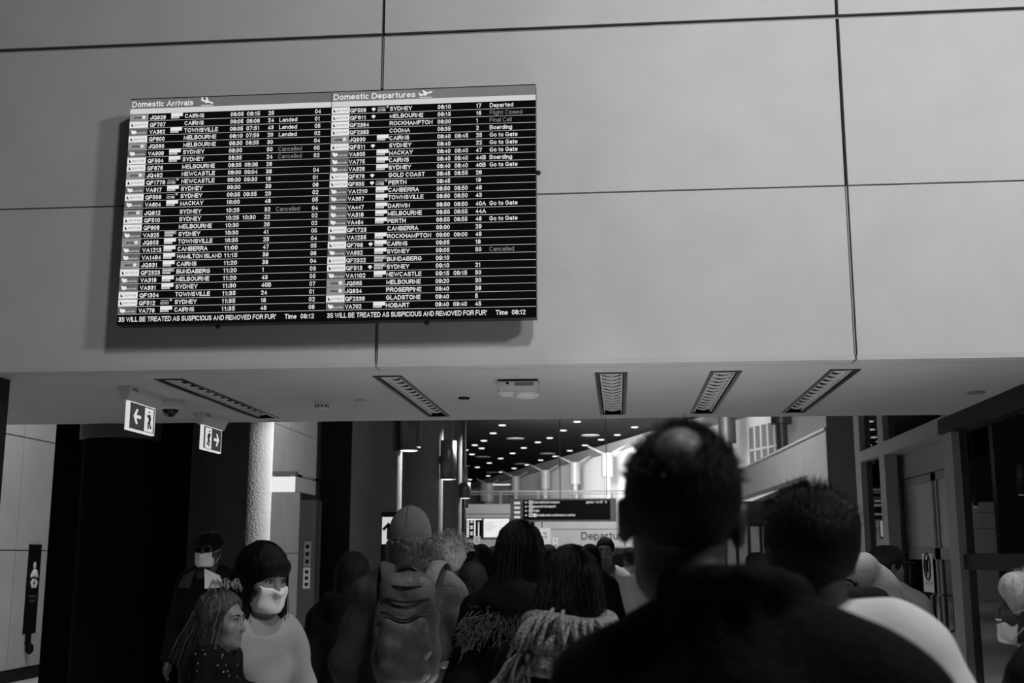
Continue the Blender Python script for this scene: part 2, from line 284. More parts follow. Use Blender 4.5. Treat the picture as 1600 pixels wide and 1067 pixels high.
struct('trim_2', slab(MB(), (a[0]-.02, a[1]), (be[0]-.02, be[1]), pt, pt+.03, .3), M['white'])
struct('wall_right_return', MB().box(GX+.02, GX+.3, 13.25, 15.03, 0, 6), M['dark'])
struct('floor_gallery_right', MB().box(2.95, 6, 15.1, 30, pb, pb+.1), M['dark'])
pw = struct('wall_passage', MB().box(1.3, 5, 24.0, 24.2, 0, pb), M['dark'])
for i in range(9): MB().box(1.45+i*.24, 1.62+i*.24, 23.97, 24.0, .1, 2.2).build('slat', M['grey'], pw)
# right glazing line: posts, beam, panes, recessed double door
FR = M['dsteel']
def post(y0, y1, z1, x0=GX, x1=GX+.12): return MB().box(x0, x1, y0, y1, 0, z1)
wr = struct('wall_right', MB().box(5.6, 5.8, 5, 14, 0, 6), M['dark'])
for k, (y0, y1, z1) in enumerate(((12.96, 13.24, 6), (11.82, 12.06, 6), (9.45, 9.71, 3.9))): post(y0, y1, z1).build('mullion', FR, wr)
MB().box(GX, GX+.12, 9.71, 11.82, 2.60, 2.73).build('transom', FR, wr); MB().box(GX, GX+.12, 12.06, 12.96, 2.62, 2.73).build('transom', FR, wr)
MB().box(GX+.03, GX+.1, 4.0, 9.45, 1.50, 1.62).build('transom', M['dark'], wr)
MB().box(GX-.03, GX+.1, 4.0, 9.71, 2.58, SZ).build('transom', M['dark'], wr)
MB().box(GX+.03, GX+.1, 4.0, 9.45, 0, .08).build('transom', M['dark'], wr)
for y in (4.0, 6.55): MB().box(GX+.03, GX+.1, y, y+.07, 0, 2.58).build('mullion', M['dark'], wr)
def pane(n, y0, y1, z0, z1, m, x=GX+.06): return struct('window_%d' % n, MB().box(x, x+.012, y0, y1, z0, z1), m)
pane(1, 12.06, 12.96, 0, 2.62, M['glassd']); pane(2, 12.06, 12.96, 2.73, 6, M['glassd']); pane(3, 9.71, 11.82, 2.73, 6, M['glassd'])
pane(4, 6.62, 9.45, 1.62, 2.58, M['glassd']); pane(5, 6.62, 9.45, .08, 1.50, M['glassd'])
pane(6, 4.07, 6.55, 1.62, 2.58, M['glassd']); pane(7, 4.07, 6.55, .08, 1.5, M['glassd'])
DX = 2.84
MB().box(GX+.12, DX+.06, 11.99, 12.05, 0, 2.6).box(GX+.12, DX+.06, 9.6, 12.05, 2.6, 2.64).build('reveal', M['grey'], wr)
MB().box(DX, DX+.06, 9.6, 11.99, 2.36, 2.6).build('reveal', FR, wr)
for n, (y0, y1) in enumerate(((10.83, 11.96), (9.62, 10.77))):
    d = MB()
    for q in ((y0, y0+.06, .02, 2.35), (y1-.06, y1, .02, 2.35), (y0, y1, 2.28, 2.35), (y0, y1, 1.575, 1.675), (y0, y1, .02, .12)): d.box(DX, DX+.05, *q)
    dr = struct('door_%d' % (n+1), d, M['grey'])
    MB().box(DX+.015, DX+.03, y0+.06, y1-.06, 1.675, 2.28).build('frosted_pane', M['frost'], dr)
    MB().box(DX+.015, DX+.03, y0+.06, y1-.06, .12, 1.575).build('pane', M['glassc'], dr)
    yh = y0+.09 if n == 0 else y1-.09
    MB().tube([(DX-.0, yh, .95), (DX-.05, yh, .97), (DX-.05, yh, 1.25), (DX, yh, 1.27)], .012, 8).build('door_handle', M['steel'], dr)
# ------------------------------------------------------------------ flight information displays
ARR = """J|JQ929|w|QF5929|CAIRNS|08:05|08:15|25||04
Q|QF707|||CAIRNS|08:05|08:08|24|Landed|01
V|VA362|w|HA4184|TOWNSVILLE|08:05|07:51|43|Landed|05
Q|QF600|||MELBOURNE|08:10|07:59|20|Landed|02
J|JQ560|||MELBOURNE|08:30|08:35|30||04
V|VA909|w|HA4153|SYDNEY|08:30||50|-Cancelled|05
Q|QF504|w|HA7454|SYDNEY|08:35||24|-Cancelled|02
Q|QF876|||MELBOURNE|08:35|08:36|26||
J|JQ482|||NEWCASTLE|09:00|09:04|38||04
L|QF1776|n|NZ7162|NEWCASTLE|09:30|09:30|18||01
V|VA917|w|HA4187|SYDNEY|09:30||39||06
Q|QF508|n|NZ1798|SYDNEY|09:35|09:35|23||02
V|VA604|w|HA4108|MACKAY|10:00||48||05
J|JQ812|||SYDNEY|10:25||32|-Cancelled|04
Q|QF510|||SYDNEY|10:25|10:30|22||02
Q|QF608|||MELBOURNE|10:30||20||02
V|VA925|g|SQ6396|SYDNEY|10:30||41||05
J|JQ903|w|QF5903|TOWNSVILLE|10:35||25||04
V|VA1213|w|EY6314|CANBERRA|11:00||47||05
V|VA1494|w|EY6429|HAMILTON ISLAND|11:15||39||06
J|JQ931|w|QF5931|CAIRNS|11:20||38||04
L|QF2323|g|EK5591|BUNDABERG|11:20||1||03
V|VA319|w|HA4059|MELBOURNE|11:20||43||05
V|VA931|w|HA4161|SYDNEY|11:30||40B||07
Q|QF1304|||TOWNSVILLE|11:35||24||01
Q|QF512|n|NZ1712|SYDNEY|11:35||18||02
V|VA776|w|HA4012|CAIRNS|11:35||48||06"""
DEP = """Q|QF509|nf|NZ1709|SYDNEY|08:10||17|Departed
Q|QF611|f||MELBOURNE|08:15||16|-Flight Closed
L|QF2364|||ROCKHAMPTON|08:30||1|-Final Call
L|QF2383|||COOMA|08:35||2|Boarding
J|JQ930|w|QF5930|CAIRNS|08:40|08:45|25|Go to Gate
Q|QF511|f||SYDNEY|08:40||22|Go to Gate
V|VA605|w|HA4033|MACKAY|08:40|08:40|47|Go to Gate
V|VA775|w|HA4000|CAIRNS|08:40|08:40|44B|Boarding
V|VA928|w|HA4023|SYDNEY|08:40|08:40|40B|Go to Gate
Q|QF876|f||GOLD COAST|08:45|08:55|26|
Q|QF935|nf|NZ7935|PERTH|08:45||19|
V|VA1210|w|EY6332|CANBERRA|08:50|08:50|48|
V|VA367|w|HA4035|TOWNSVILLE|08:50|08:50|43|
V|VA447|w|EY6330|DARWIN|08:50|08:50|40A|Go to Gate
V|VA318|w|HA4024|MELBOURNE|08:55|08:55|44A|
V|VA464|w|EY6350|PERTH|08:55|08:55|46|Go to Gate
L|QF1723|||CANBERRA|09:00||29|
V|VA1235|w|EY6300|ROCKHAMPTON|09:00|09:00|49|
Q|QF708|wf|AA7303|CAIRNS|09:05||18|
V|VA932|w|HA4060|SYDNEY|09:05||50|-Cancelled
L|QF2322|g|EK5508|BUNDABERG|09:10|||
Q|QF513|gf|EK5513|SYDNEY|09:10||21|
V|VA1102|w|EY6601|NEWCASTLE|09:15|09:15|50|
J|JQ565|||MELBOURNE|09:20||30|
J|JQ834|||PROSERPINE|09:40||38|
L|QF2336|||GLADSTONE|09:40||5|
V|VA702|w|EY6679|HOBART|09:40|09:40|45|"""
BYP = F-.19
SM = ['scr', 's_txt', 's_dim', 's_line', 's_q', 's_v', 's_k', 's_g', 's_hdr', 's_hdr2', 's_strip']; SMM = [M[k] for k in SM]; si = {k: i for i, k in enumerate(SM)}
def star(cx, cy, r): return [(cx+(r if k % 2 == 0 else r*.42)*math.sin(PI*k/5)*-1, cy+(r if k % 2 == 0 else r*.42)*math.cos(PI*k/5)) for k in range(10)]
def display(name, label, cat, x0, x1, z0, z1, rows, title, fr_, hdr, landing):
    W, H = x1-x0, z1-z0; loc = (x0, BYP, z0)
    t = thing(name, label, cat, loc)
    MB().box(0, W, .002, .085, 0, H).build('casing', M['case'], t)
    for q in ((W*.48, .04, -.012), ((-.012 if not landing == 2 else W+.012), .04, H*.62)): MB().lathe([(.001, -.016), (.014, -.008), (.014, .008), (.001, .016)], q, 10).build('alignment_knob', M['case'], t)
    MB().box(W*.2, W*.8, .086, F-BYP-.001, H*.2, H*.8).build('wall_bracket', M['case'], t)
    X, Z = (1, 0, 0), (0, 0, 1)
    def fr(k): return ((0, -.0006*k, 0), X, Z)
    MB().rect(0, W, 0, H, fr(0), si['scr']).build('screen', SMM, t)
    hd = MB(); hd.rect(0, W, H*.953, H-.006, fr(1), si[hdr]); hd.rect(0, W, H*.929, H*.953, fr(1), si['s_strip'])
    tw = W*(.307 if landing == 1 else .405)
    hd.text(title, W*.008, H*.9605, H*.026, fr(2), si['s_txt'], .008, tw)
    cx, cy, s = W*(.385 if landing == 1 else .466), H*.975, H*.0165
    sg = -1 if landing == 1 else 1
    def T(P): return [(cx+s*(a*math.cos(.3*sg)-b*math.sin(.3*sg)), cy+s*(a*math.sin(.3*sg)+b*math.cos(.3*sg))) for a, b in P]
    for P in ([(-1.7, -.22), (1.5, -.22), (1.8, 0), (1.5, .22), (-1.7, .22)], [(-1.7, .1), (-1.2, .1), (-1.5, .8), (-1.85, .8)], [(-.4, .1), (.45, .1), (-.35, 1.1), (-.75, 1.1)], [(-.6, -.5), (-.2, -.5), (.5, -.1), (-.3, -.1)]): hd.add([Vector(fr(2)[0])+Vector((p[0], 0, p[1])) for p in T(P)], [tuple(range(len(P)))], si['s_txt'])
    hd.rect(cx-1.6*s, cx+1.6*s, H*.957, H*.9595, fr(2), si['s_txt'])
    hd.build('title_band', SMM, t)
    c = fr_; top = H*.929; ph = (top-H*.0455)/27.12
    for i, ln in enumerate(rows.split('\n')):
        p = ln.split('|')+['']*3; al, fl, cs, csn, dest, t1, t2, gate, stat, belt = p[:10]
        y = top-(i+1)*ph-(.12*ph if i > 12 else 0); r = MB()
        r.rect(0, W, y-.0012, y+.0016, fr(2), si['s_line'])
        ch = ph*.57; b = y+ph*.16; tx = si['s_txt']
        r.text(fl, W*c[1], b, ch, fr(2), tx, .02, W*.0157*len(fl))
        r.text(dest, W*c[3], b+ph*.06, ch, fr(2), tx, .02, W*.217 if len(dest) > 13 else None)
        tw = W*.065
        r.text(t1, W*c[4], b+ph*.06, ch, fr(2), tx, .02, tw); r.text(t2, W*c[5], b+ph*.06, ch, fr(2), tx, .012, tw)
        r.text(gate, W*c[6], b+ph*.06, ch, fr(2), tx, .02); d = stat.startswith('-')
        r.text(stat.lstrip('-'), W*c[7], b+ph*.06, ch, fr(2), si['s_dim'] if d else tx, .0 if d else .01)
        r.text(belt, W*.922, b+ph*.06, ch, fr(2), tx, .014)
        if 'f' in cs:
            fx, fy = W*.209, y+ph*.22; r.add([(fx, -.0012, fy)]+[(fx+W*.014*math.sin(a), -.0012, fy+ph*.52*math.cos(a)) for a in np.linspace(.9, -.9, 7)], [tuple(range(8))], si['s_q'])
        k0, k1 = W*c[2], W*(c[2]+.058)
        if 'w' in cs or 'g' in cs:
            r.rect(k0, k1, y+ph*.5, y+ph*.97, fr(2), si['s_q'] if 'w' in cs else si['s_g']); r.rect(k0, k0+(k1-k0)*.72, y+ph*.2, y+ph*.5, fr(2), si['s_g'] if 'w' in cs else si['s_v'])
            r.text(csn, k0+W*.001, y+ph*.22, ph*.24, fr(3), tx, .02, (k1-k0)*.7)
            if 'g' in cs: r.text('Emirates' if csn.startswith('EK') else 'SINGAPORE', k0+W*.002, y+ph*.62, ph*.22, fr(3), tx, .02, (k1-k0)*.8)
        elif 'n' in cs:
            r.rect(k0, k0+(k1-k0)*.66, y+ph*.68, y+ph*.76, fr(2), si['s_line']); r.add([(a, -.0012, b_) for a, b_ in star(k0+(k1-k0)*.85, y+ph*.78, ph*.24)], [tuple(range(10))], si['s_line'])
            r.text(csn, k0, y+ph*.2, ph*.34, fr(3), tx, .02, (k1-k0)*.68)
        ro = r.build('flight_row', SMM, t)
        g = MB(); b0, b1 = W*.001, W*c[0]; y0, y1 = y+ph*.07, y+ph*.93
        g.rect(b0, b1, y0, y1, fr(2), si['s_q'] if al in 'QL' else si['s_v'] if al == 'V' else si['s_g'])
        w_ = b1-b0
        if al in 'QL':
            g.add([(b0+w_*a, -.0018, y0+(y1-y0)*q) for a, q in ((.10, .2), (.17, .25), (.24, .2), (.17, .5), (.13, .7), (.10, .75))], [(0, 1, 2, 3, 4, 5)], si['s_k'])
            g.text('QANTAS' if al == 'Q' else 'QANTASLINK', b0+w_*.27, y0+ph*.28, ph*.27, fr(3), si['s_v'], 0, w_*.64)
        elif al == 'V':
            g.add([(b0+w_*a, -.0018, y0+(y1-y0)*q) for a, q in ((.10, .85), (.13, .3), (.25, .12), (.38, .25), (.40, .55), (.33, .78), (.28, .68))], [tuple(range(7))], si['s_q'])
            g.text('australia', b0+w_*.40, y0+ph*.17, ph*.30, fr(3), si['s_line'], .012, w_*.52)
        else:
            g.text('Jetstar', b0+w_*.2, y0+ph*.27, ph*.34, fr(3), si['s_k'], .03, w_*.44); g.add([(a, -.0018, q) for a, q in star(b0+w_*.75, y0+ph*.45, ph*.36)], [tuple(range(10))], si['s_q'])
        g.build('airline_badge', SMM, ro)
    k = MB(); k.text('3S WILL BE TREATED AS SUSPICIOUS AND REMOVED FOR FUR\'', W*.008, H*.0135, H*.021, fr(2), si['s_txt'], .012, W*.76)
    k.build('ticker_line', SMM, t); k = MB()
    k.text('Time', W*.81, H*.0135, H*.02, fr(2), si['s_txt'], .008, W*.056).build('time_word', SMM, t); k = MB(); k.text('08:12', W*.885, H*.0135, H*.02, fr(2), si['s_txt'], .01, W*.064).build('clock_digits', SMM, t)
    return t
q0, q1, qm = at(194, 330, Y=BYP), at(837.5, 320, Y=BYP), at(513, 330, Y=BYP)
q0x = at(205, 154, Y=BYP).x; bz1 = at(520, 143, Y=BYP).z; bz0 = at(510, 502, Y=BYP).z
display('arrivals_display', 'left half of the big wall screen, headed Domestic Arrivals, with belt numbers at right', 'flight display', q0x, qm.x-.002, bz0, bz1, ARR, 'Domestic Arrivals', (.094, .103, .208, .277, .505, .586, .692, .748), 's_hdr', 1)
display('departures_display', 'right half of the big wall screen, headed Domestic Departures, with gate calls', 'flight display', qm.x+.002, q1.x, bz0, bz1, DEP, 'Domestic Departures', (.090, .093, .228, .289, .524, .609, .712, .778), 's_hdr2', 2)
# ------------------------------------------------------------------ fittings in the soffit
FL = ['leftmost recessed louvred troffer, seen at a slant beside the exit signs', 'second troffer from the left, under the fascia joint below the flight screens', 'middle troffer pointing straight away, right of the white access point', 'fourth troffer from the left, leaning right, over the tall man', 'rightmost recessed troffer, brightest louvres, nearest the glazed wall']
for k, (x0, x1) in enumerate(FX):
    wd, ln = x1-x0, FY1-FY0; t = thing('ceiling_light', FL[k], 'ceiling light', (x0, FY0, SZ), 0, 'recessed louvred troffers in the soffit')
    fr = MB()
    for a in ((0, wd, 0, .02), (0, wd, ln-.02, ln), (0, .022, .02, ln-.02), (wd-.022, wd, .02, ln-.02)): fr.box(*a, -.006, .02)
    fr.build('frame', M['case'], t)
    rf = MB()
    P = [(.02, .0), (.026, .05), (wd*.3, .115), (wd*.7, .115), (wd-.026, .05), (wd-.02, 0)]
    rf.add([(x, y, z) for y in (.02, ln-.02) for x, z in P], [(i, i+1, i+7, i+6) for i in range(5)]+[(5, 4, 3, 2, 1, 0), (6, 7, 8, 9, 10, 11)]); rf.build('reflector', M['mirror'], t)
    for xx in ((wd/2,)): MB().tube([(xx, .06, .088), (xx, ln-.06, .088)], .013, 8).build('lamp_tube', M['tube'] if k else M['tube'], t)
    lv = None; n = 13
    for i in range(n):
        y = .02+(ln-.04)*(i+1)/(n+1)
        if lv is None:
            b = MB(); pr = [(0, .030), (.3, .018), (.5, .015), (.7, .018), (1, .030)]; V = []
            for s_ in (-1, 1):
                for u, h in pr: V += [(.034+(wd-.068)*u, s_*.002, h-.014), (.034+(wd-.068)*u, s_*.005, h)]
            Fc = [(2*i_, 2*i_+1, 2*i_+3, 2*i_+2) for i_ in range(4)]+[(10+2*i_, 12+2*i_, 13+2*i_, 11+2*i_) for i_ in range(4)]+[(2*i_, 2*i_+2, 12+2*i_, 10+2*i_) for i_ in range(4)]+[(2*i_+1, 11+2*i_, 13+2*i_, 3+2*i_) for i_ in range(4)]
            b.add(V, Fc); lv = b.build('louvre_blade', M['blade'], t); o = lv
        else: o = lv.copy(); COL.objects.link(o)
        o.location = (0, y, 0)
    sp_ = MB()
    for xx in (.034, wd-.034): sp_.box(xx-.003, xx+.003, .02, ln-.02, .004, .03)
    sp_.build('side_rail', M['blade'], t)
def exit_sign(label, p_top, left_arrow, pA, pB):
    a = at(*p_top, Z=SZ); X = a.x; h = .19; ya, yb = pA, pB; L = yb-ya
    t = thing('exit_sign', label, 'exit sign', (X, ya, SZ), 0)
    hb = MB(); hb.box(-.045, .045, -.07, L+.05, -.035, -.0); hb.add([(x, y, z) for y in (-.06, L+.04) for x, z in ((-.04, -.035), (.04, -.035), (.018, -.09), (-.018, -.09))], [(0, 1, 2, 3), (7, 6, 5, 4), (0, 4, 5, 1), (1, 5, 6, 2), (2, 6, 7, 3), (3, 7, 4, 0)])
    hb.build('housing', M['white'], t); MB().box(.046, .048, -.04, .05, -.028, -.012).build('test_panel', M['grey'], t)
    z0 = -.09-h; MB().box(-.013, .013, 0, L, z0, -.085).build('lit_panel', M['ex_w'], t)
    for sx in (1, -1):
        o = (.0135*sx, 0 if sx > 0 else L, z0); u = (0, sx, 0); fr = (o, u, (0, 0, 1)); g = MB(); la = left_arrow if sx > 0 else not left_arrow
        g.rect(.012, L-.012, .012, h-.006, fr, 0); f2 = ((.015*sx, o[1], z0), u, (0, 0, 1)); f3 = ((.0165*sx, o[1], z0), u, (0, 0, 1))
        d0, d1 = (L*.58, L*.92) if la else (L*.10, L*.44); g.rect(d0, d1, .016, h-.014, f2, 1)
        ac = L*.30 if la else L*.71; m = -1 if la else 1
        P = [(-.06, -.011), (.012, -.011), (-.012, -.05), (.018, -.05), (.062, 0), (.018, .05), (-.012, .05), (.012, .011), (-.06, .011)]
        A = [(ac+m*x, h*.52+y) for x, y in P]; A = A if m > 0 else A[::-1]
        # arrow as three convex pieces
        for Q in ([0, 1, 7, 8], [2, 3, 4, 1], [7, 4, 5, 6], [1, 4, 7]):
            R_ = [(ac+m*P[i][0], h*.52+P[i][1]) for i in Q]; R_ = R_ if m > 0 else R_[::-1]
            o3 = Vector(f2[0]); g.add([o3+Vector(u)*x+Vector((0, 0, 1))*y for x, y in R_], [tuple(range(len(R_)))], 1)
        cx = (d0+d1)/2; s = h*.9
        def st(pts, r): g.tube([Vector(f3[0])+Vector(u)*(cx+m*x*s)+Vector((0, 0, 1))*(h*.5+y*s) for x, y in pts], [r*s]*len(pts), 6, 2)
        st([(.06, .30), (.062, .34)], .055); st([(.03, .22), (-.03, -.02)], .06); st([(.04, .2), (.16, .12), (.2, .2)], .025); st([(0, .2), (-.13, .1), (-.1, -.02)], .025)
        st([(-.01, -.02), (.1, -.14), (.06, -.36)], .036); st([(-.03, -.02), (-.08, -.2), (-.2, -.3)], .036)
        g.build('pictogram', [M['ex_g'], M['ex_w'], M['ex_k']], t)
    return t
e1 = at(187, 617, Z=SZ-.09); exit_sign('hanging exit sign with left arrow, the nearer one at far left of the soffit', (205, 606), True, 7.27, 7.70)
exit_sign('hanging exit sign with right arrow, the farther one before the lit column', (330, 650), False, 8.68, 9.10)
c = at(267, 626, Z=SZ); t = thing('security_camera', 'white dome camera with dark bubble between the two exit signs', 'camera', tuple(c))
MB().lathe([(.085, 0), (.092, -.01), (.092, -.05), (.08, -.062), (.06, -.066)][::-1], n=32).build('base', M['white'], t)
MB().lathe([(.058*math.cos(a), -.062-.055*math.sin(a)) for a in np.linspace(1.55, 0, 9)], n=32).build('bubble', M['dome'], t)
c = at(503, 626, Z=SZ); t = thing('smoke_detector', 'white smoke detector with dark slots right of the leftmost troffer', 'smoke detector', tuple(c))
MB().lathe([(.062, 0), (.064, -.018), (.05, -.026)][::-1], n=24).build('base', M['white'], t)
MB().lathe([(.046, -.026), (.044, -.052), (.034, -.06), (.004, -.062)][::-1], n=24).build('chamber', M['white'], t)
sl = MB()
for i in range(10): a = i*PI/5; sl.tube([(.046*math.cos(a), .046*math.sin(a), -.032), (.0445*math.cos(a), .0445*math.sin(a), -.05)], .006, 6)
sl.build('slots', M['gap'], t)
c = at(809, 592, Z=SZ); t = thing('access_point', 'white box shaped access point with round sensor dish under the soffit', 'access point', (c.x, c.y, SZ))
MB().box(-.125, .125, .0, .18, -.016, 0).build('mounting_plate', M['case'], t)
b = MB(); P = [(-.128, -.016), (.128, -.016), (.132, -.05), (.122, -.085), (-.122, -.085), (-.132, -.05)]
b.add([(x, y, z) for y in (-.01, .2) for x, z in P], [(0, 1, 2, 3, 4, 5)[::-1], (6, 7, 8, 9, 10, 11)]+[(i, (i+1) % 6, 6+(i+1) % 6, 6+i) for i in range(6)]); b.build('shell', M['white'], t)
MB().lathe([(.005, -.112), (.06, -.108), (.085, -.092), (.085, -.085)], (.045, .1, 0), 28).build('sensor_dish', M['white'], t)
MB().box(-.02, .1, -.012, -.0105, -.045, -.022).build('label_plate', M['grey'], t); MB().box(-.075, -.055, -.012, -.0105, -.035, -.02).build('port', M['case'], t)
for (px, py, r, m, lb) in ((725, 621, .04, 'black', 'small dark downlight hole left of the white access point'), (1525, 612.5, .06, 'grey', 'grey round ceiling disc alone at the right end of the soffit'), (563, 624.5, .04, 'soffit', 'faint pale blank cover beside the second troffer')):
    c = at(px, py, Z=SZ); t = thing('ceiling_disc', lb, 'ceiling fitting', (c.x, c.y, SZ))
    MB().lathe([(r, 0), (r, -.008), (r*.85, -.012)][::-1], n=24).build('ring', M[m], t); MB().lathe([(r*.8, -.011), (.003, -.014)][::-1], n=24).build('cover', M['case'] if m == 'black' else M[m], t)
# ------------------------------------------------------------------ columns and their lamps
def column(label, x, y, r, h, ring=None, band=None, m='conc'):
    t = thing('column', label, 'column', (x, y, 0))
    MB().lathe([(r, 0), (r, .3), (r, h*.5), (r, h)], n=48).build('shaft', M[m], t)
    if ring: MB().lathe([(r+.02, ring), (r+.035, ring+.01), (r+.035, h)], n=48).build('collar', M['concd'], t)
    MB().lathe([(r+.012, 0), (r+.012, .12), (r+.002, .13)], n=48).build('base_ring', M['dark'], t)
    return t
column('dark round column with a collar, behind the nearer exit sign at far left', -4.29, 9.62, .30, 4.2, 2.585, m='black')
column('rough concrete column lit on its right edge, behind the masked woman', -3.50, 10.25, .36, 5)
column('dark column lit along its right edge, just behind the beanie', -3.44, 16.3, .36, 7)
column('second lit column behind the beanie, right of the first', -3.44, 20.2, .36, 7)
column('farthest lit column, beside the black ceiling of downlights', -3.42, 22.6, .35, 7)
def can(name, label, x, y, r, z0, z1, rod=True):
    t = thing(name, label, 'light', (x, y, z0), 0)
    b = MB(); h = z1-z0; b.lathe([(r*.9, 0.004), (r, 0), (r, h), (r*.9, h)], n=24); b.build('can', M['concd'], t)
    MB().lathe([(r*.86, -.003), (r*.86, .004)], n=24).build('lit_lens', M['lampw'], t)
    if rod: MB().tube([(0, 0, h), (0, 0, CZ-z0)], .008, 6).build('rod', M['concd'], t)
    else: MB().box(-r-.12, 0, -.02, .02, h*.4, h*.6).build('arm', M['concd'], t)
can('wall_lamp', 'dark cylinder lamp on the first lit column behind the beanie', -2.96, 16.2, .14, 3.08, 4.0, rod=False)
can('wall_lamp', 'dark cylinder lamp on the second lit column, light above and below', -2.97, 20.0, .125, 2.92, 3.6, rod=False)
can('wall_lamp', 'small dark cylinder lamp on the farthest lit column', -2.98, 22.5, .10, 2.72, 3.02, rod=False)
for px, Y, r, z0, z1, lb in ((649, 16.2, .082, 3.13, 3.8, 'nearest hanging cylinder lamp with a bright underside, above the beanie'), (706.5, 21, .075, 2.99, 3.68, 'second hanging cylinder lamp, between the two far lit columns'),
                             (726, 27, .076, 2.96, 3.66, 'third hanging cylinder lamp, left of the gallery railing'), (728, 33, .075, 2.95, 3.3, 'farthest hanging cylinder lamp, just below the third')):
    can('pendant_lamp', lb, at(px, 740, Y=Y).x, Y, r, z0, z1)
# far downlights and ceiling discs
DL = [(725, 308), (683, 345), (640, 380), (598, 400), (555, 423), (630, 415), (890, 387), (825, 413), (773, 438), (718, 462), (665, 483), (610, 503), (780, 508), (840, 492), (720, 525), (903, 470), (970, 452), (1038, 426), (1108, 401), (1183, 375), (1258, 353), (1338, 317), (1008, 332), (1072, 292), (945, 367), (660, 543), (585, 443), (543, 463), (575, 560)]
DD = [(785, 370), (635, 455), (812, 487), (678, 527), (935, 440), (1133, 355), (545, 497)]
for lst, m, r, nm, lb, gr in ((DL, 'lampw', .15, 'downlight', 'bright round downlight in the far black ceiling', 'downlights in the far black ceiling'), (DD, 'grey', .42, 'ceiling_speaker', 'dim grey disc between the downlights of the far black ceiling', 'grey discs in the far black ceiling')):
    o = None
    for px, py in lst:
        c = at(540+px/2.963, 560+py/2.963, Z=CZ)
        if o is None: o = MB().lathe([(r*.8, -.03), (r, -.02), (r, -.002)], n=16).build(nm, M[m])
        else: o = o.copy(); COL.objects.link(o)
        o.location = (c.x, c.y, CZ); tag(o, lb, nm.replace('_', ' '), gr)
# ------------------------------------------------------------------ gallery columns, window, railing
GC = [(764, 757, 785, 14), (806, 746, 770, 7), (852, 737, 766, 8), (898.5, 725, 759, 8.5), (949, 711, 748, 9), (1136.5, 640, 697, 13.5), (1221, 600, 668.5, 16)]
GL = ['farthest gallery column with grey sleeve, left end of the railing', 'second gallery column from the left behind the railing', 'third gallery column from the left behind the railing', 'fourth gallery column, above the middle of the hanging sign', 'gallery column with sleeve just left of the tall man', 'dark gallery column just right of the tall man', 'rightmost gallery column over the pale parapet']
for (px, ty, by, hw), lb in zip(GC, GL):
    Y = oy(px)*.965-1.2; X = at(px, by-12, Y=Y).x; r = hw/1800*Y; z0 = 1.6+(869-by)/1800*Y; z1 = min(1.6+(869-ty)/1800*Y, CZ+.8); zf = BT-.02 if Y > 44 else 2.7
    t = thing('gallery_column', lb, 'column', (X, Y, zf), 0, 'sleeved columns of the upper gallery')
    MB().lathe([(r*.55, 0), (r*.55, z0-zf+.02)], n=20).build('post', M['grey'] if px < 1000 else M['concd'], t)
    MB().lathe([(r, z0-zf), (r, z1-zf)], n=20).build('sleeve', M['grey'] if px < 1000 else M['concd'], t)
    MB().tube([(0, 0, z1-zf-.1), (-.9, .2, z1-zf+.35)], .05, 6).tube([(0, 0, z1-zf-.1), (.9, -.2, z1-zf+.35)], .05, 6).build('bracket_arm', M['grey'], t)
def onwall(px, py, off=.06):
    Y = oy(px); return Vector(((px-968)/1800*Y-off, Y-off*.35, 1.6+(869-py)/1800*Y))
q = [onwall(1172, 728), onwall(1212, 708), onwall(1212, 684), onwall(1172, 700)]
wn = MB(); u = (q[1]-q[0]); u.z = 0; ul = u.length; u.normalize(); hh = 1.0
wz = min(p.z for p in q); o0 = Vector((q[0].x, q[0].y, wz))
w2 = struct('window_8', MB().prism([(0, -.3), (ul*1.15, -.3), (ul*1.15, 1.25), (0, 1.25)], (o0, u, (0, 0, 1)), .03), M['grey'])
for i in range(5): MB().prism([(ul*.25*i, -.3), (ul*.25*i+.07, -.3), (ul*.25*i+.07, 1.25), (ul*.25*i, 1.25)], (o0, u, (0, 0, 1)), .06).build('glazing_bar', M['white'], w2)
MB().prism([(0, .4), (ul*1.15, .4), (ul*1.15, .47), (0, .47)], (o0, u, (0, 0, 1)), .06).build('glazing_bar', M['white'], w2)
RY = BY+.25; rx0, rx1 = (722-968)/1800*RY, .6; rt = thing('railing', 'steel gallery railing running above the far wall and the hanging sign', 'railing', (rx0, RY, BT-.02))
zt = 1.6+(869-768)/1800*RY-BT; MB().box(0, rx1-rx0, -.03, .03, zt-.05, zt+.02).build('top_rail', M['grey'], rt); MB().box(0, rx1-rx0, -.02, .02, zt-.14, zt-.1).build('mid_rail', M['grey'], rt)
pp = None
for px in (730, 785, 843.5, 900, 958, 1010):
    x = (px-968)/1800*RY-rx0
    if pp is None: pp = MB().box(-.05, .05, -.03, .03, 0, zt-.05).build('post', M['grey'], rt)
    else: o = pp.copy(); COL.objects.link(o); o.location.x = x-px0; continue
    px0 = x; pp.location.x = 0; pp.data.transform(Matrix.Translation((x, 0, 0)))
q = onwall(872, 768, 3.0); t = thing('gallery_cabinet', 'dark box with a pale top standing behind the railing in the gallery', 'cabinet', (q.x, q.y, BT-.02))
hz = 1.6+(869-759)/1800*q.y-BT; MB().box(-.42, .42, 0, .5, 0, hz).build('body', M['dark'], t); MB().box(-.5, .5, -.05, .55, hz, hz+.06).build('top', M['white'], t)
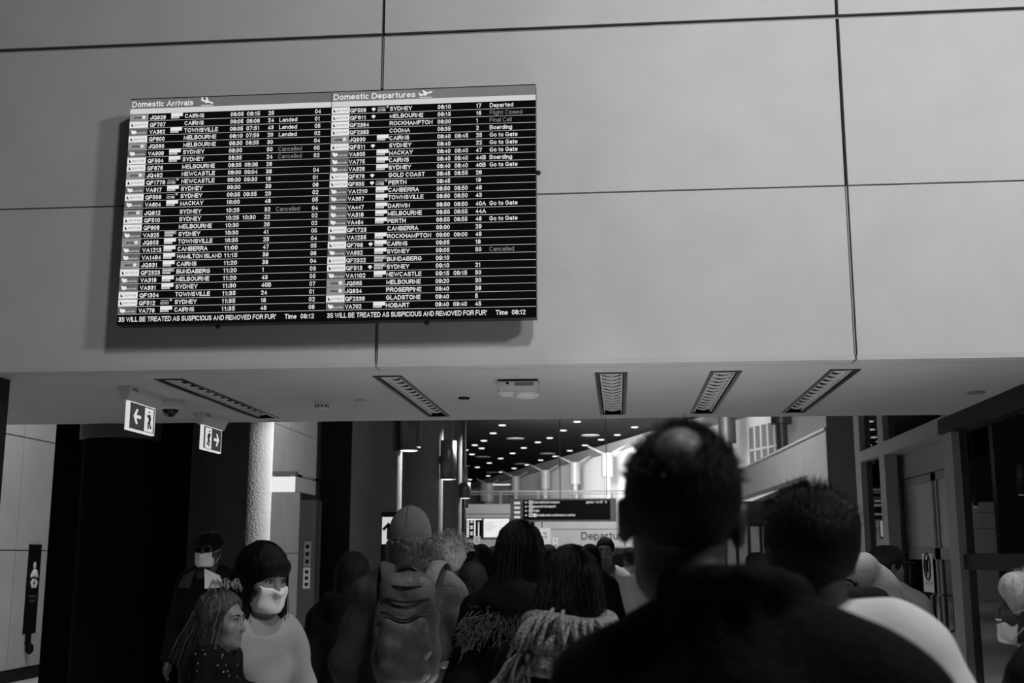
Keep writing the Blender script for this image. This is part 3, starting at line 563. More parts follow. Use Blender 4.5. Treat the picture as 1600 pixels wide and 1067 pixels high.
# ------------------------------------------------------------------ hanging direction sign
SY = 35.0
def sx(px): return (px-968)/1800*SY
def sz_(py): return 1.6+(869-py)/1800*SY
t = thing('direction_sign', 'black hanging direction sign listing transfer, transport, train and hotels', 'sign', (sx(820), SY, sz_(813)))
Lw, Lh = sx(955)-sx(820), sz_(783)-sz_(813); xo = sx(800)-sx(820)
MB().box(xo, Lw+.18, .02, .32, -.05, Lh+.05).build('housing', M['grey'], t)
MB().box(0, Lw, 0, .02, 0, Lh).build('face_panel', M['signk'], t)
b = MB(); fr = ((0, -.004, 0), (1, 0, 0), (0, 0, 1)); ls = Lh/30
def lx(px): return sx(px)-sx(820)
def lz(py): return sz_(py)-sz_(813)
ch = 4.2/1800*SY
def arrow(b, cx, cy, s, ang, fr, m=0):
    o, u, v = [Vector(q) for q in fr]; ca, sa = math.cos(ang), math.sin(ang)
    for P in ([(-.5, -.09), (.4, -.09), (.4, .09), (-.5, .09)], [(.5, 0), (.38, .12), (0, -.26+.0), (.12, -.38)], [(.5, 0), (.12, .38), (0, .26), (.38, -.12)]):
        b.add([o+u*(cx+s*(x*ca-y*sa))+v*(cy+s*(x*sa+y*ca)) for x, y in P], [tuple(range(4))], m)
for py, tx, x0, x1 in ((786.3, 'international transfer', 835.5, 877), (792.7, 'ground transport', 835.5, 871), (799.2, 'train', 835.5, 845.5), (806, 'hotels and conference centre', 841.8, 901)):
    arrow(b, lx(825), lz(py), ch*1.05, PI, fr); b.rect(lx(829.3), lx(834.8), lz(py)-ch*.62, lz(py)+ch*.62, fr, 0)
    b.rect(lx(830.6), lx(833.6), lz(py)-ch*.25, lz(py)+ch*.2, ((0, -.006, 0), (1, 0, 0), (0, 0, 1)), 1)
    if x0 > 840: b.rect(lx(835.6), lx(841), lz(py)-ch*.62, lz(py)+ch*.62, fr, 0)
    b.text(tx, lx(x0), lz(py)-ch*.4, ch*.95, fr, 0, .02, lx(x1)-lx(x0))
b.text('gates 1 to 37', lx(918), lz(786.3)-ch*.4, ch*.95, fr, 0, .02, lx(944)-lx(918)); arrow(b, lx(948.5), lz(786.3), ch*1.1, PI/2, fr)
b.build('lettering', [M['sgn'], M['signk']], t)
b = MB(); f2 = ((xo-.001, .32, 0), (0, -1, 0), (0, 0, 1))
for i in range(4): b.rect(.06, .24, Lh*(.08+.24*i), Lh*(.2+.24*i), ((xo+.06, .014, 0), (1, 0, 0), (0, 0, 1)), 0)
b.build('end_marks', M['sgn'], t)
for px in (877.5, 950): MB().tube([(lx(px), .15, Lh), (lx(px), .15, CZ-sz_(813))], .014, 6).build('suspension_wire', M['concd'], t)
# ------------------------------------------------------------------ things on the far wall
def bx(px): return (px-968)/1800*BY
def bzz(py): return 1.6+(869-py)/1800*BY
fr = ((0, -.003, 0), (1, 0, 0), (0, 0, 1))
for k, (a, c, lb) in enumerate(((731, 757.5, 'far wall screen with black and white timetable columns, left of three'), (758, 800, 'bright white far wall screen beside the timetable screen'), (806, 838, 'dark far wall screen half hidden by the long haired woman'))):
    t = thing('wall_screen_monitor', lb, 'screen', (bx(a), BY-.1, bzz(841))); W, H = bx(c)-bx(a), bzz(810)-bzz(841)
    MB().box(0, W, 0, .1, 0, H).build('casing', M['case'], t); b = MB(); b.rect(.03, W-.03, .03, H-.03, fr, 2 if k == 1 else 0)
    f3 = ((0, -.006, 0), (1, 0, 0), (0, 0, 1))
    if k != 1:
        for i in range(9):
            y = H*(.06+.1*i); b.rect(.04, W*.2, y, y+H*.07, f3, 1)
            if i % 3: b.rect(W*.28, W*.42, y, y+H*.06, f3, 1)
        b.rect(W*.5, W*.58, .03, H-.03, f3, 1); b.rect(W*.74, W*.80, .03, H*.8, f3, 1); b.rect(.03, W-.03, H*.9, H-.03, f3, 1)
    else:
        for i in range(5): b.rect(W*.08, W*(.35+.08*(i % 3)), H*(.4+.09*i), H*(.42+.09*i), f3, 3)
    b.build('picture', [M['scr'], M['map'], M['map'], M['s_g']], t)
t = thing('wall_lettering', 'black Departures lettering on the pale far wall', 'lettering', (bx(910), BY-.012, bzz(843.5)))
MB().text('Departures', 0, 0, bzz(832)-bzz(843.5), ((0, 0, 0), (1, 0, 0), (0, 0, 1)), 0, -.004, bx(989)-bx(910)).build('letters', M['ink'], t)
for px0, px1, py0, py1, lb in ((743, 753.5, 838, 852, 'small white card on a post under the timetable screen'), (845.5, 862.5, 825.5, 851, 'taller white notice on a post right of the long haired woman'), (865.5, 874, 840, 851, 'smaller white notice on a post next to the taller notice')):
    Y = 41.5; x0, x1 = [(p-968)/1800*Y for p in (px0, px1)]; z0, z1 = [1.6+(869-p)/1800*Y for p in (py1, py0)]
    t = thing('notice_stand', lb, 'sign', ((x0+x1)/2, Y, 0)); hw = (x1-x0)/2
    MB().box(-hw, hw, -.02, .02, z0, z1).build('board', M['paper'], t); MB().box(-.025, .025, -.015, .015, .03, z0).build('post', M['grey'], t); MB().box(-.2, .2, -.2, .2, 0, .03).build('foot', M['grey'], t)
    b = MB(); f = ((0, -.022, 0), (1, 0, 0), (0, 0, 1)); arrow(b, 0, (z0+z1)/2-.02, hw*.9, 0, f); b.rect(-hw*.3, hw*.3, (z0+z1)/2+hw*.35, (z0+z1)/2+hw*.7, f); b.build('symbol', M['dsteel'], t)
t = thing('check_in_counter', 'long dark counter at the foot of the far wall under the Departures lettering', 'counter', (bx(880), BY-1.2, 0))
MB().box(0, 3.6, 0, .6, 0, 1.9).build('body', M['dark'], t); MB().box(-.05, 3.65, -.05, .65, 1.9, 1.96).build('top', M['grey'], t)
for i in range(4): MB().box(.1+.9*i, .85+.9*i, -.01, 0, .2, 1.7).build('front_panel', M['black'], t)
# ------------------------------------------------------------------ left: parents' room sign, lit box sign, call pillar, arrow sign
a, b_, c_, d_ = at(45, 850, X=LX), at(63, 851, X=LX), at(35, 991, X=LX), at(54, 989, X=LX)
y0, y1, z0, z1 = (a.y+c_.y)/2, (b_.y+d_.y)/2, (c_.z+d_.z)/2, (a.z+b_.z)/2; W, H = y1-y0, z1-z0
t = thing('room_sign', 'tall narrow black sign with a white baby symbol on the left stone wall', 'sign', (LX, y0, z0))
MB().box(0, .02, 0, W, 0, H).build('plate', M['signk'], t)
b = MB(); f = ((.021, 0, 0), (0, 1, 0), (0, 0, 1)); cx, cy, s = W*.5, H*.66, W*.62
def disc(cx_, cy_, rx, ry, n=16): o, u, v = [Vector(q) for q in f]; b.add([o+u*(cx_+rx*math.cos(2*PI*i/n))+v*(cy_+ry*math.sin(2*PI*i/n)) for i in range(n)], [tuple(range(n))])
disc(cx, cy+s*.62, s*.2, s*.24)
for sg in (-1, 1):
    for P, r in (([(sg*.05, .3), (sg*.3, .05), (sg*.42, -.18)], .11), ([(sg*.08, -.35), (sg*.32, -.52), (sg*.12, -.85)], .13)): b.tube([Vector(f[0])+Vector((0, cx+x*s, cy+y*s)) for x, y in P], r*s, 6)
b.tube([Vector(f[0])+Vector((0, cx, cy+s*.3)), Vector(f[0])+Vector((0, cx, cy-s*.15))], .2*s, 8)
b.build('baby_symbol', M['pict'], t)
MB().text('Parents', W*.2, H*.405, H*.026, f, 0, .0, W*.62).text('Room', W*.3, H*.355, H*.026, f, 0, .0, W*.42).build('lettering', M['grey'], t)
MB().box(.0, .03, W*.25, W*.6, -.14, 0).lathe([(.02, -.26), (.05, -.22), (.05, -.15), (.02, -.12)], (.05, W*.4, 0), 12).build('lower_bracket', M['signk'], t)
Y = 15.2; x0, x1 = [(p-968)/1800*Y for p in (415, 456)]; zt, zb_ = [1.6+(869-p)/1800*Y for p in (744, 768)]
t = thing('lit_sign', 'small glowing white box sign half hidden behind the lit concrete column', 'sign', (x0, Y, zb_)); W, H = x1-x0, zt-zb_
MB().box(0, W, 0, .04, 0, H).build('lit_panel', M['map'], t); MB().box(-.02, W+.02, -.02, .08, H+.02, H+.07).build('housing', M['grey'], t); MB().box(W*.2, W*.8, .01, .03, H, H+.02).build('bracket', M['grey'], t)
MB().box(W-.1, W-.06, .05, 2.1, H+.03, H+.06).build('arm', M['black'], t)
Y = 16.8; x0, x1 = [(p-968)/1800*Y for p in (466, 493)]; t = thing('call_pillar', 'grey metal pillar with button plates and a vent beside the pale wall', 'pillar', (x0, Y, 0)); W = x1-x0
MB().box(0, W, 0, .3, .0, 2.42).build('body', M['pillar'], t)
for p, q, m, nm in ((846, 884, 'dsteel', 'indicator_plate'), (886, 918, 'paper', 'button_plate')):
    za, zc = [1.6+(869-v)/1800*Y for v in (q, p)]; o = MB().box(W*.35, W*.75, -.012, 0, za, zc).build(nm, M[m], t)
    for i in range(3): MB().box(W*.45, W*.65, -.02, -.012, za+(zc-za)*(.12+.3*i), za+(zc-za)*(.28+.3*i)).build('button', M['signk'], o)
for i in range(8): MB().box(W*.1, W*.6, -.008, 0, .3+i*.04, .32+i*.04).build('vent_slat', M['dark'], t)
Y = 15.5; x0, x1 = [(p-968)/1800*Y for p in (597, 638)]; z0, z1 = [1.6+(869-p)/1800*Y for p in (851, 800)]
t = thing('arrow_sign', 'white sign with black up arrow standing left of the beanie', 'sign', (x0, Y, z0)); W, H = x1-x0, z1-z0
MB().box(0, W, 0, .06, -z0, H).build('frame', M['signk'], t); MB().box(.015, W-.01, -.006, 0, .01, H*.84).build('face', M['sgn'], t)
b = MB(); arrow(b, W*.29, H*.42, H*.52, PI/2, ((0, -.008, 0), (1, 0, 0), (0, 0, 1))); b.build('arrow', M['ink'], t)
# no-entry notice on the glass door
p0, p1 = at(1441, 865, X=DX), at(1461, 926, X=DX); ya, yb_ = p1.y, p0.y; z1, z0 = p0.z, p1.z
t = thing('no_entry_notice', 'white no entry notice with a crossed circle on the glass door', 'notice', (DX-.001, yb_, z0)); W, H = yb_-ya, z1-z0
f = ((-.003, 0, 0), (0, -1, 0), (0, 0, 1)); MB().box(-.003, 0, -W, 0, 0, H).build('sheet', M['paper'], t)
b = MB(); cxy = (W*.5, H*.66); R0 = min(W*.44, H*.3); ring = [Vector((-.006, -(cxy[0]+R0*math.cos(a)), cxy[1]+R0*1.15*math.sin(a))) for a in np.linspace(0, 2*PI, 25)]
b.tube(ring, R0*.09, 5).tube([ring[4], ring[16]], R0*.07, 5).tube([(-.006, -cxy[0], cxy[1]+R0*.6), (-.006, -cxy[0]-.005, cxy[1]-R0*.5)], R0*.22, 6)
b.text('NO ENTRY', W*.1, H*.2, H*.06, f, 0, .02, W*.8); b.build('symbol', M['ink'], t)
# ------------------------------------------------------------------ smooth figures from blended volumes
def V3(*a): return np.array(a, float)
class Vol:
    """a list of blended tapered limbs and ellipsoids, turned into one continuous mesh"""
    def __init__(s): s.p = []
    def cap(s, a, b, ra, rb=None, k=.02, m=0, sq=(1, 1, 1), op=1): s.p.append(('c', V3(*a), V3(*b), ra, ra if rb is None else rb, k, m, V3(*sq), op)); return s
    def ell(s, c, r, k=.02, m=0, rot=None, op=1): s.p.append(('e', V3(*c), V3(*r), None if rot is None else np.array(rot), 0, k, m, None, op)); return s
    def cut(s, p, n): s.p.append(('p', V3(*p), V3(*n)/np.linalg.norm(n), 0, 0, 0, 0, None, -1)); return s
    def bbox(s):
        lo, hi = V3(9, 9, 9), V3(-9, -9, -9)
        for q in s.p:
            if q[8] < 0: continue
            if q[0] == 'c': r = max(q[3], q[4])*q[7]; l, h = np.minimum(q[1], q[2])-r, np.maximum(q[1], q[2])+r
            else: r = q[2] if q[3] is None else np.full(3, q[2].max()); l, h = q[1]-r, q[1]+r
            lo, hi = np.minimum(lo, l), np.maximum(hi, h)
        return lo-.03, hi+.03
    def mesh(s, res, fine=None, fres=None, fold=0, ff=22.):
        lo, hi = s.bbox(); ax = []
        for i in range(3):
            if fine is None: ax.append(np.arange(lo[i], hi[i]+res, res)); continue
            a, b = max(fine[0][i], lo[i]), min(fine[1][i], hi[i])
            if b <= a: ax.append(np.arange(lo[i], hi[i]+res, res)); continue
            L = np.arange(a, lo[i]-res, -res)[1:][::-1]; Mi = np.arange(a, b, fres); Rr = np.arange(Mi[-1]+fres, hi[i]+res, res)
            ax.append(np.concatenate([L, Mi, Rr]))
        X, Y, Z = ax; D = np.full((len(X), len(Y), len(Z)), .3); LB = np.zeros(D.shape, np.int8); best = np.full(D.shape, 9.)
        for q in s.p:
            kind, k, m, op = q[0], q[5], q[6], q[8]
            if kind == 'p':
                d = (X[:, None, None]-q[1][0])*q[2][0]+(Y[None, :, None]-q[1][1])*q[2][1]+(Z[None, None, :]-q[1][2])*q[2][2]
                D = np.maximum(D, d); continue
            if kind == 'c': r = max(q[3], q[4])*q[7]; l, h = np.minimum(q[1], q[2])-r, np.maximum(q[1], q[2])+r
            else: r = q[2] if q[3] is None else np.full(3, q[2].max()); l, h = q[1]-r, q[1]+r
            g = .05+2*k; sl = []
            for i in range(3):
                a = np.searchsorted(ax[i], l[i]-g); b = np.searchsorted(ax[i], h[i]+g); sl.append(slice(a, b))
            sl = tuple(sl); x, y, z = X[sl[0]][:, None, None], Y[sl[1]][None, :, None], Z[sl[2]][None, None, :]
            if x.size == 0 or y.size == 0 or z.size == 0: continue
            if kind == 'c':
                sq = q[7]; a = q[1]/sq; ba = q[2]/sq-a; px, py, pz = x/sq[0]-a[0], y/sq[1]-a[1], z/sq[2]-a[2]
                t = np.clip((px*ba[0]+py*ba[1]+pz*ba[2])/max(ba@ba, 1e-9), 0, 1)
                d = (np.sqrt((px-t*ba[0])**2+(py-t*ba[1])**2+(pz-t*ba[2])**2)-(q[3]+(q[4]-q[3])*t))*sq.min()
            else:
                px, py, pz = x-q[1][0], y-q[1][1], z-q[1][2]
                if q[3] is not None: R = q[3]; px, py, pz = px*R[0, 0]+py*R[1, 0]+pz*R[2, 0], px*R[0, 1]+py*R[1, 1]+pz*R[2, 1], px*R[0, 2]+py*R[1, 2]+pz*R[2, 2]
                r = q[2]; k0 = np.sqrt((px/r[0])**2+(py/r[1])**2+(pz/r[2])**2); k1 = np.sqrt((px/r[0]**2)**2+(py/r[1]**2)**2+(pz/r[2]**2)**2)+1e-9; d = k0*(k0-1)/k1
            o = D[sl]
            if op > 0:
                hq = np.clip(.5+.5*(o-d)/k, 0, 1); D[sl] = o*(1-hq)+d*hq-k*hq*(1-hq)
                bs = best[sl]; w_ = d < bs; LB[sl] = np.where(w_, m, LB[sl]); best[sl] = np.where(w_, d, bs)
            else:
                hq = np.clip(.5-.5*(o+d)/k, 0, 1); D[sl] = o*(1-hq)-d*hq+k*hq*(1-hq)
        if fold:
            x, y, z = X[:, None, None], Y[None, :, None], Z[None, None, :]
            D = D+fold*(np.sin(x*ff+2.1*np.sin(z*ff*.6+x*5))*np.sin(z*ff*.8+3*np.sin(y*ff*.4))+.6*np.sin(z*ff*1.7+x*ff*1.1+y*9))
        D[0] = D[-1] = .1; D[:, 0] = D[:, -1] = .1; D[:, :, 0] = D[:, :, -1] = .1
        return surf(X, Y, Z, D, LB)
def surf(X, Y, Z, D, LB):
    S = D < 0; nx, ny, nz = [n-1 for n in D.shape]
    co = [(i, j, k) for i in (0, 1) for j in (0, 1) for k in (0, 1)]
    def sub(A, c): return A[c[0]:c[0]+nx, c[1]:c[1]+ny, c[2]:c[2]+nz]
    cnt = sum(sub(S, c).astype(np.int8) for c in co); act = (cnt > 0) & (cnt < 8); ci = np.argwhere(act)
    idx = np.full(act.shape, -1); idx[act] = np.arange(len(ci)); P = np.zeros((len(ci), 3)); n = np.zeros(len(ci))
    for a in range(8):
        for b in range(a+1, 8):
            A, B = co[a], co[b]
            if sum(abs(A[i]-B[i]) for i in range(3)) != 1: continue
            ia = ci+A; ib = ci+B; da = D[tuple(ia.T)]; db = D[tuple(ib.T)]; w_ = (da < 0) != (db < 0)
            t = np.where(w_, da/np.where(w_, da-db, 1), 0)
            pa = np.stack([X[ia[:, 0]], Y[ia[:, 1]], Z[ia[:, 2]]], 1); pb = np.stack([X[ib[:, 0]], Y[ib[:, 1]], Z[ib[:, 2]]], 1)
            P += np.where(w_[:, None], pa+(pb-pa)*t[:, None], 0); n += w_
    P /= n[:, None]; Q = []; QM = []
    for axn in range(3):
        sl0 = [slice(1, nx), slice(1, ny), slice(1, nz)]; sl1 = list(sl0); sl0[axn] = slice(0, (nx, ny, nz)[axn]); sl1[axn] = slice(1, (nx, ny, nz)[axn]+1)
        a, b = S[tuple(sl0)], S[tuple(sl1)]; e = np.argwhere(a != b)
        if len(e) == 0: continue
        off = np.ones(3, int); off[axn] = 0; e = e+off; u = np.zeros(3, int); v = np.zeros(3, int); u[(axn+1) % 3] = 1; v[(axn+2) % 3] = 1
        q = np.stack([idx[tuple((e-u-v).T)], idx[tuple((e-v).T)], idx[tuple(e.T)], idx[tuple((e-u).T)]], 1)
        fl = ~S[tuple(e.T)]; q[fl] = q[fl][:, ::-1]; q = q[:, :]
        lb = np.where(S[tuple(e.T)], LB[tuple(e.T)], LB[tuple((e+np.eye(3, dtype=int)[axn]).T)]); ok = (q >= 0).all(1); Q.append(q[ok]); QM.append(lb[ok])
    return P, np.concatenate(Q), np.concatenate(QM)
def vol_obj(name, vol, mats, parent, res, **kw):
    P, Q, L = vol.mesh(res, **kw); me = bpy.data.meshes.new(name); mats = mats if isinstance(mats, (list, tuple)) else [mats]
    me.vertices.add(len(P)); me.vertices.foreach_set('co', P.astype(np.float32).ravel())
    me.loops.add(len(Q)*4); me.loops.foreach_set('vertex_index', Q.astype(np.int32).ravel())
    me.polygons.add(len(Q)); me.polygons.foreach_set('loop_start', np.arange(0, len(Q)*4, 4, dtype=np.int32)); me.polygons.foreach_set('loop_total', np.full(len(Q), 4, np.int32))
    for q in mats: me.materials.append(q)
    me.polygons.foreach_set('material_index', np.minimum(L, len(mats)-1).astype(np.int32)); me.polygons.foreach_set('use_smooth', np.ones(len(Q), bool))
    me.update(); me.validate(); o = bpy.data.objects.new(name, me); COL.objects.link(o); o.parent = parent; return o
def rot3(yaw, pitch, roll):
    return np.array((Matrix.Rotation(yaw, 3, 'Z') @ Matrix.Rotation(pitch, 3, 'X') @ Matrix.Rotation(roll, 3, 'Y')))
class Person:
    """standing figure, feet at the origin, looking along +y"""
    def __init__(s, label, x, y, H, rz=0, z=0, group=None, hs=1.0, w=1.0, yaw=0, pitch=0, roll=0, lean=0, sdz=(0, 0), skin='skin', scalp=None, res=.014, fres=.007, bs=None, arms='down', legs='stand', hx=0, girth=1.0, ears=True, face=True):
        s.t = thing('person', label, 'person', (x, y, z), rz, group); s.res, s.fres = res, fres; s.w, s.g = w, girth
        k = s.k = bs or H/1.75; s.hs = hs*(H/1.75 if not bs else 1); s.H = H; s.skin = skin; s.sdz = sdz; s.arms, s.legs = arms, legs
        s.R = rot3(yaw, pitch, roll); s.ear = ears; s.scalp = scalp; s.face = face
        s.hc = V3(hx, lean+.015*k, H-.122*s.hs); s.lean = lean
        v = Vol(); s.torso(v, 0); s.limbs(v, 0); s.head(v); s.bodyvol = v
        f0, f1 = s.hc-V3(.14, .17, .16)*s.hs, s.hc+V3(.14, .17, .16)*s.hs
        s.fine = (f0, f1); s.body = vol_obj('body', v, [M[skin], M['lip'], M['shoe'], M[scalp or skin]], s.t, res, fine=s.fine, fres=fres)
    def pt(s, x, y, z): return V3(x*s.w, y, z)*s.k+V3(0, s.lean*max(0, (z-.95)/.6), 0)
    def hp(s, x, y, z): return s.hc+s.R@(V3(x, y, z)*s.hs)
    def torso(s, v, e, k=None):
        P, q, g = s.pt, s.k, s.g; e0 = e; k = k or (.045 if e == 0 else .022)
        v.cap(P(-.07, 0, .93), P(.07, 0, .93), .118*q*g+e, sq=(1, .85, 1), k=k); v.cap(P(0, 0, 1.0), P(0, 0, 1.14), .125*q*g+e, .135*q*g+e, sq=(1.05, .8, 1), k=k)
        v.cap(P(0, 0, 1.14), P(0, -.01, 1.31), .145*q*g+e, .16*q*g+e, sq=(1.05, .76, 1), k=k)
        sh = [P(sg*.155, -.01, 1.395+s.sdz[i]) for i, sg in enumerate((-1, 1))]
        v.cap(sh[0], P(0, -.01, 1.39), .062*q+e, .075*q+e, k=k).cap(sh[1], P(0, -.01, 1.39), .062*q+e, .075*q+e, k=k)
        for i, sg in enumerate((-1, 1)): v.cap(P(0, -.02, 1.485), P(sg*.13, -.015, 1.42+s.sdz[i]), .048*q+e*.8, .055*q+e, k=k)
        if not e0:
            nb = P(0, -.015, 1.44); nt = s.hp(0, -.025, -.07); v.cap(nb, nt, .06*q*(1 if s.hs > .9 else .8), .054*s.hs, k=.03)
    def arm_pts(s, sg):
        i = 0 if sg < 0 else 1; P = s.pt; S = P(sg*.172, -.01, 1.385+s.sdz[i])
        a = s.arms if isinstance(s.arms, str) else s.arms[i]
        if a == 'down': return S, P(sg*.245, -.04, 1.10), P(sg*.25, .05, .86)
        if a == 'cradle': return S, P(sg*.30, -.0, 1.13), P(sg*.04, .28, 1.10)
        if a == 'fwd': return S, P(sg*.24, .0, 1.12), P(sg*.14, .24, 1.12)
        if a == 'hold': return S, P(sg*.24, .02, 1.12), P(sg*.02, .27, 1.08)
        if a == 'out': return S, P(sg*.33, -.02, 1.14), P(sg*.36, .08, .92)
        if a == 'wide': return S, P(sg*.262, -.03, 1.12), P(sg*.24, .08, .88)
        return S, P(*a[0]), P(*a[1])
    def limbs(s, v, e, arms=True, legs=True, hands=True, cuff=1.0, k=.03):
        q = s.k
        for sg in (-1, 1):
            if arms:
                S, E, W = s.arm_pts(sg); v.cap(S, E, .054*q+e, .043*q+e, k=k).cap(E, E+(W-E)*cuff, .042*q+e, .030*q+e*1.1, k=k)
                if hands:
                    d = (W-E)/np.linalg.norm(W-E); sd = np.cross(d, V3(sg, 0, 0)); n_ = np.linalg.norm(sd); sd = sd/n_ if n_ > .2 else V3(0, 0, 1); nr = np.cross(sd, d)
                    v.cap(W+d*.02*q-sd*.012*q, W+d*.075*q-sd*.018*q, .021*q, .02*q, k=.015).cap(W+d*.02*q+sd*.012*q, W+d*.075*q+sd*.018*q, .021*q, .02*q, k=.015)
                    for j, L in enumerate((.062, .07, .066, .05)):
                        b = W+d*.085*q+sd*(.033-.022*j)*q; m_ = b+d*L*.55*q+sd*(.004-.003*j)*q-nr*.006*sg*q; v.cap(b, m_, .0095*q, .0088*q, k=.004).cap(m_, m_+d*L*.45*q-nr*.018*sg*q, .0086*q, .0075*q, k=.004)
                    b = W+d*.025*q+sd*.026*q; m_ = b+(d*.6+sd*.8)*.036*q; v.cap(b, m_, .012*q, .0105*q, k=.008).cap(m_, m_+(d*.95+sd*.25)*.03*q, .01*q, .0085*q, k=.004)
            if legs:
                P = s.pt
                if s.legs == 'stand': Hh, K, A, T = P(sg*.09, 0, .9), P(sg*.10, .015, .49), P(sg*.10, -.03, .09), P(sg*.115, .15, .035)
                elif s.legs == 'step': Hh, K, A, T = P(sg*.09, 0, .9), P(sg*.10, .06+.12*sg, .50), P(sg*.10, .16*sg-.04, .10), P(sg*.11, .16*sg+.13, .035)
                else: Hh, K, A, T = P(sg*.09, 0, .9), P(sg*.2, .3, .82), P(sg*.2, .24, .46), P(sg*.2, .38, .42)
                v.cap(Hh, K, .088*q+e, .058*q+e, k=k).cap(K, A, .056*q+e, .038*q+e*1.3, k=k)
                if hands: v.cap(A-V3(0, .03*q, .045*q), T, .04*q, .033*q, k=.02, m=2, sq=(1, 1, .85))
    def head(s, v):
        h, H = s.hs, s.hp; R = s.R
        v.ell(H(0, -.014, .032), V3(.076, .096, .089)*h, k=.03*h, rot=R).ell(H(0, .026, -.038), V3(.060, .070, .080)*h, k=.03*h, rot=R)
        v.cap(H(-.028, .05, -.082), H(.028, .05, -.082), .032*h, k=.03*h).ell(H(0, .078, -.098), V3(.022, .018, .02)*h, k=.025*h, rot=R)
        if s.scalp: v.ell(H(-.005, -.062, .078), V3(.040, .0475, .043)*h, k=.004, m=3)  # crown kept lighter than the shaded skin, overhead light put into its colour
        if s.face:
            v.cap(H(-.034, .074, .026), H(.034, .074, .026), .017*h, k=.02*h)
            for sg in (-1, 1): v.ell(H(sg*.031, .104, .006), V3(.018, .018, .013)*h, k=.014*h, op=-1).ell(H(sg*.04, .062, -.028), V3(.026, .026, .024)*h, k=.03*h)
            v.cap(H(0, .090, .012), H(0, .108, -.026), .0085*h, .0115*h, k=.012*h); v.ell(H(0, .100, -.033), V3(.018, .013, .010)*h, k=.01*h, rot=R)
            v.cap(H(-.018, .084, -.058), H(.018, .084, -.058), .0085*h, k=.008*h, m=1).cap(H(-.015, .083, -.068), H(.015, .083, -.068), .009*h, k=.008*h, m=1)
        if s.ear:
            for sg in (-1, 1):
                r2 = R@rot3(sg*-.45, 0, sg*.12); v.ell(H(sg*.081, -.012, -.006), V3(.011, .021, .033)*h, k=.008*h, rot=r2); v.ell(H(sg*.088, -.006, -.003), V3(.006, .012, .02)*h, k=.006*h, rot=r2, op=-1)
    def eyes(s, dark=False):
        for sg in (-1, 1):
            c = s.hp(sg*.031, .079, .006); b = MB(); a = s.R@V3(0, 1, 0); r = .0125*s.hs
            prof = [(.004, 1), (.0055, .9), (.0125, .0), (.008, -.7)]
            P = [];  n = 12; ax = Vector(a); u = ax.orthogonal().normalized(); w_ = ax.cross(u); rings = [(.03, .999), (.42, .91), (.5, .86), (.85, .52), (1, 0), (.6, -.8)]
            Vv = [Vector(c)+(u*math.cos(2*PI*j/n)+w_*math.sin(2*PI*j/n))*r*q+ax*r*z for q, z in rings for j in range(n)]
            for i in range(5): b.add([Vv[i*n+j] for j in range(n)]+[Vv[(i+1)*n+j] for j in range(n)], [(j, n+j, n+(j+1) % n, (j+1) % n) for j in range(n)], 1 if i < 2 else 0, True)
            b.add(Vv[:n], [tuple(range(n))], 1); b.build('eye', [M['eyew'], M['eyek']], s.t)
            lid = MB(); pts = [s.hp(sg*.031+.016*math.cos(q), .079+.012*math.sin(q)*.55+.004, .006+.0095*math.sin(q)) for q in np.linspace(.15, PI-.15, 7)]; lid.tube(pts, .0022*s.hs, 5).build('eyelid', M['hair'], s.t)
            br = MB(); br.tube([s.hp(sg*(.012+.038*q), .0935-.013*q*q, .027+.006*math.sin(q*2.6)) for q in np.linspace(0, 1, 6)], [.0025*s.hs, .004*s.hs, .0042*s.hs, .004*s.hs, .003*s.hs, .0015*s.hs], 5).build('eyebrow', M['hair'], s.t)
    def garment(s, name, m, e=.022, hem=.86, sleeves=True, cuff=.93, collar=None, hood=False, fold=.004, res=None, cutn=None, open_=False):
        v = Vol(); s.torso(v, e)
        P, q = s.pt, s.k
        v.cap(P(0, 0, 1.0), P(0, 0, hem), .14*q*s.g+e*.6, .15*q*s.g+e, sq=(1.05, .78, 1), k=.03)
        if sleeves: s.limbs(v, e, legs=False, hands=False, cuff=cuff)
        nb = P(0, -.02, 1.47)
        if collar:
            h_, r_, t_ = collar
            for i in range(12):
                a = 2*PI*i/12; b = 2*PI*(i+1)/12
                v.cap(nb+V3(r_*math.cos(a), r_*.95*math.sin(a), h_-.02*math.sin(a)), nb+V3(r_*math.cos(b), r_*.95*math.sin(b), h_-.02*math.sin(b)), t_, k=.012)
                v.cap(nb+V3(r_*1.1*math.cos(a), r_*1.05*math.sin(a), -.02), nb+V3(r_*math.cos(a), r_*.95*math.sin(a), h_-.02*math.sin(a)), t_*1.05, t_*.9, k=.012)
        if hood: v.ell(P(0, -.12, 1.46), V3(.13, .07, .08)*q, k=.04).cap(P(-.1, -.06, 1.5), P(.1, -.06, 1.5), .05*q, k=.04)
        v.cut(P(0, 0, hem), (0, 0, -1))
        if not collar: v.ell(P(0, .035, 1.51), V3(.09, .115, .10)*q, k=.01, op=-1)
        return vol_obj(name, v, M[m], s.t, res or s.res, fold=fold)
    def trousers(s, m='denim', res=.02):
        v = Vol(); P, q = s.pt, s.k; v.cap(P(-.07, 0, .94), P(.07, 0, .94), .124*q, sq=(1, .88, 1), k=.05); s.limbs(v, .018, arms=False, hands=False); return vol_obj('trousers', v, M[m], s.t, res, fold=.003)
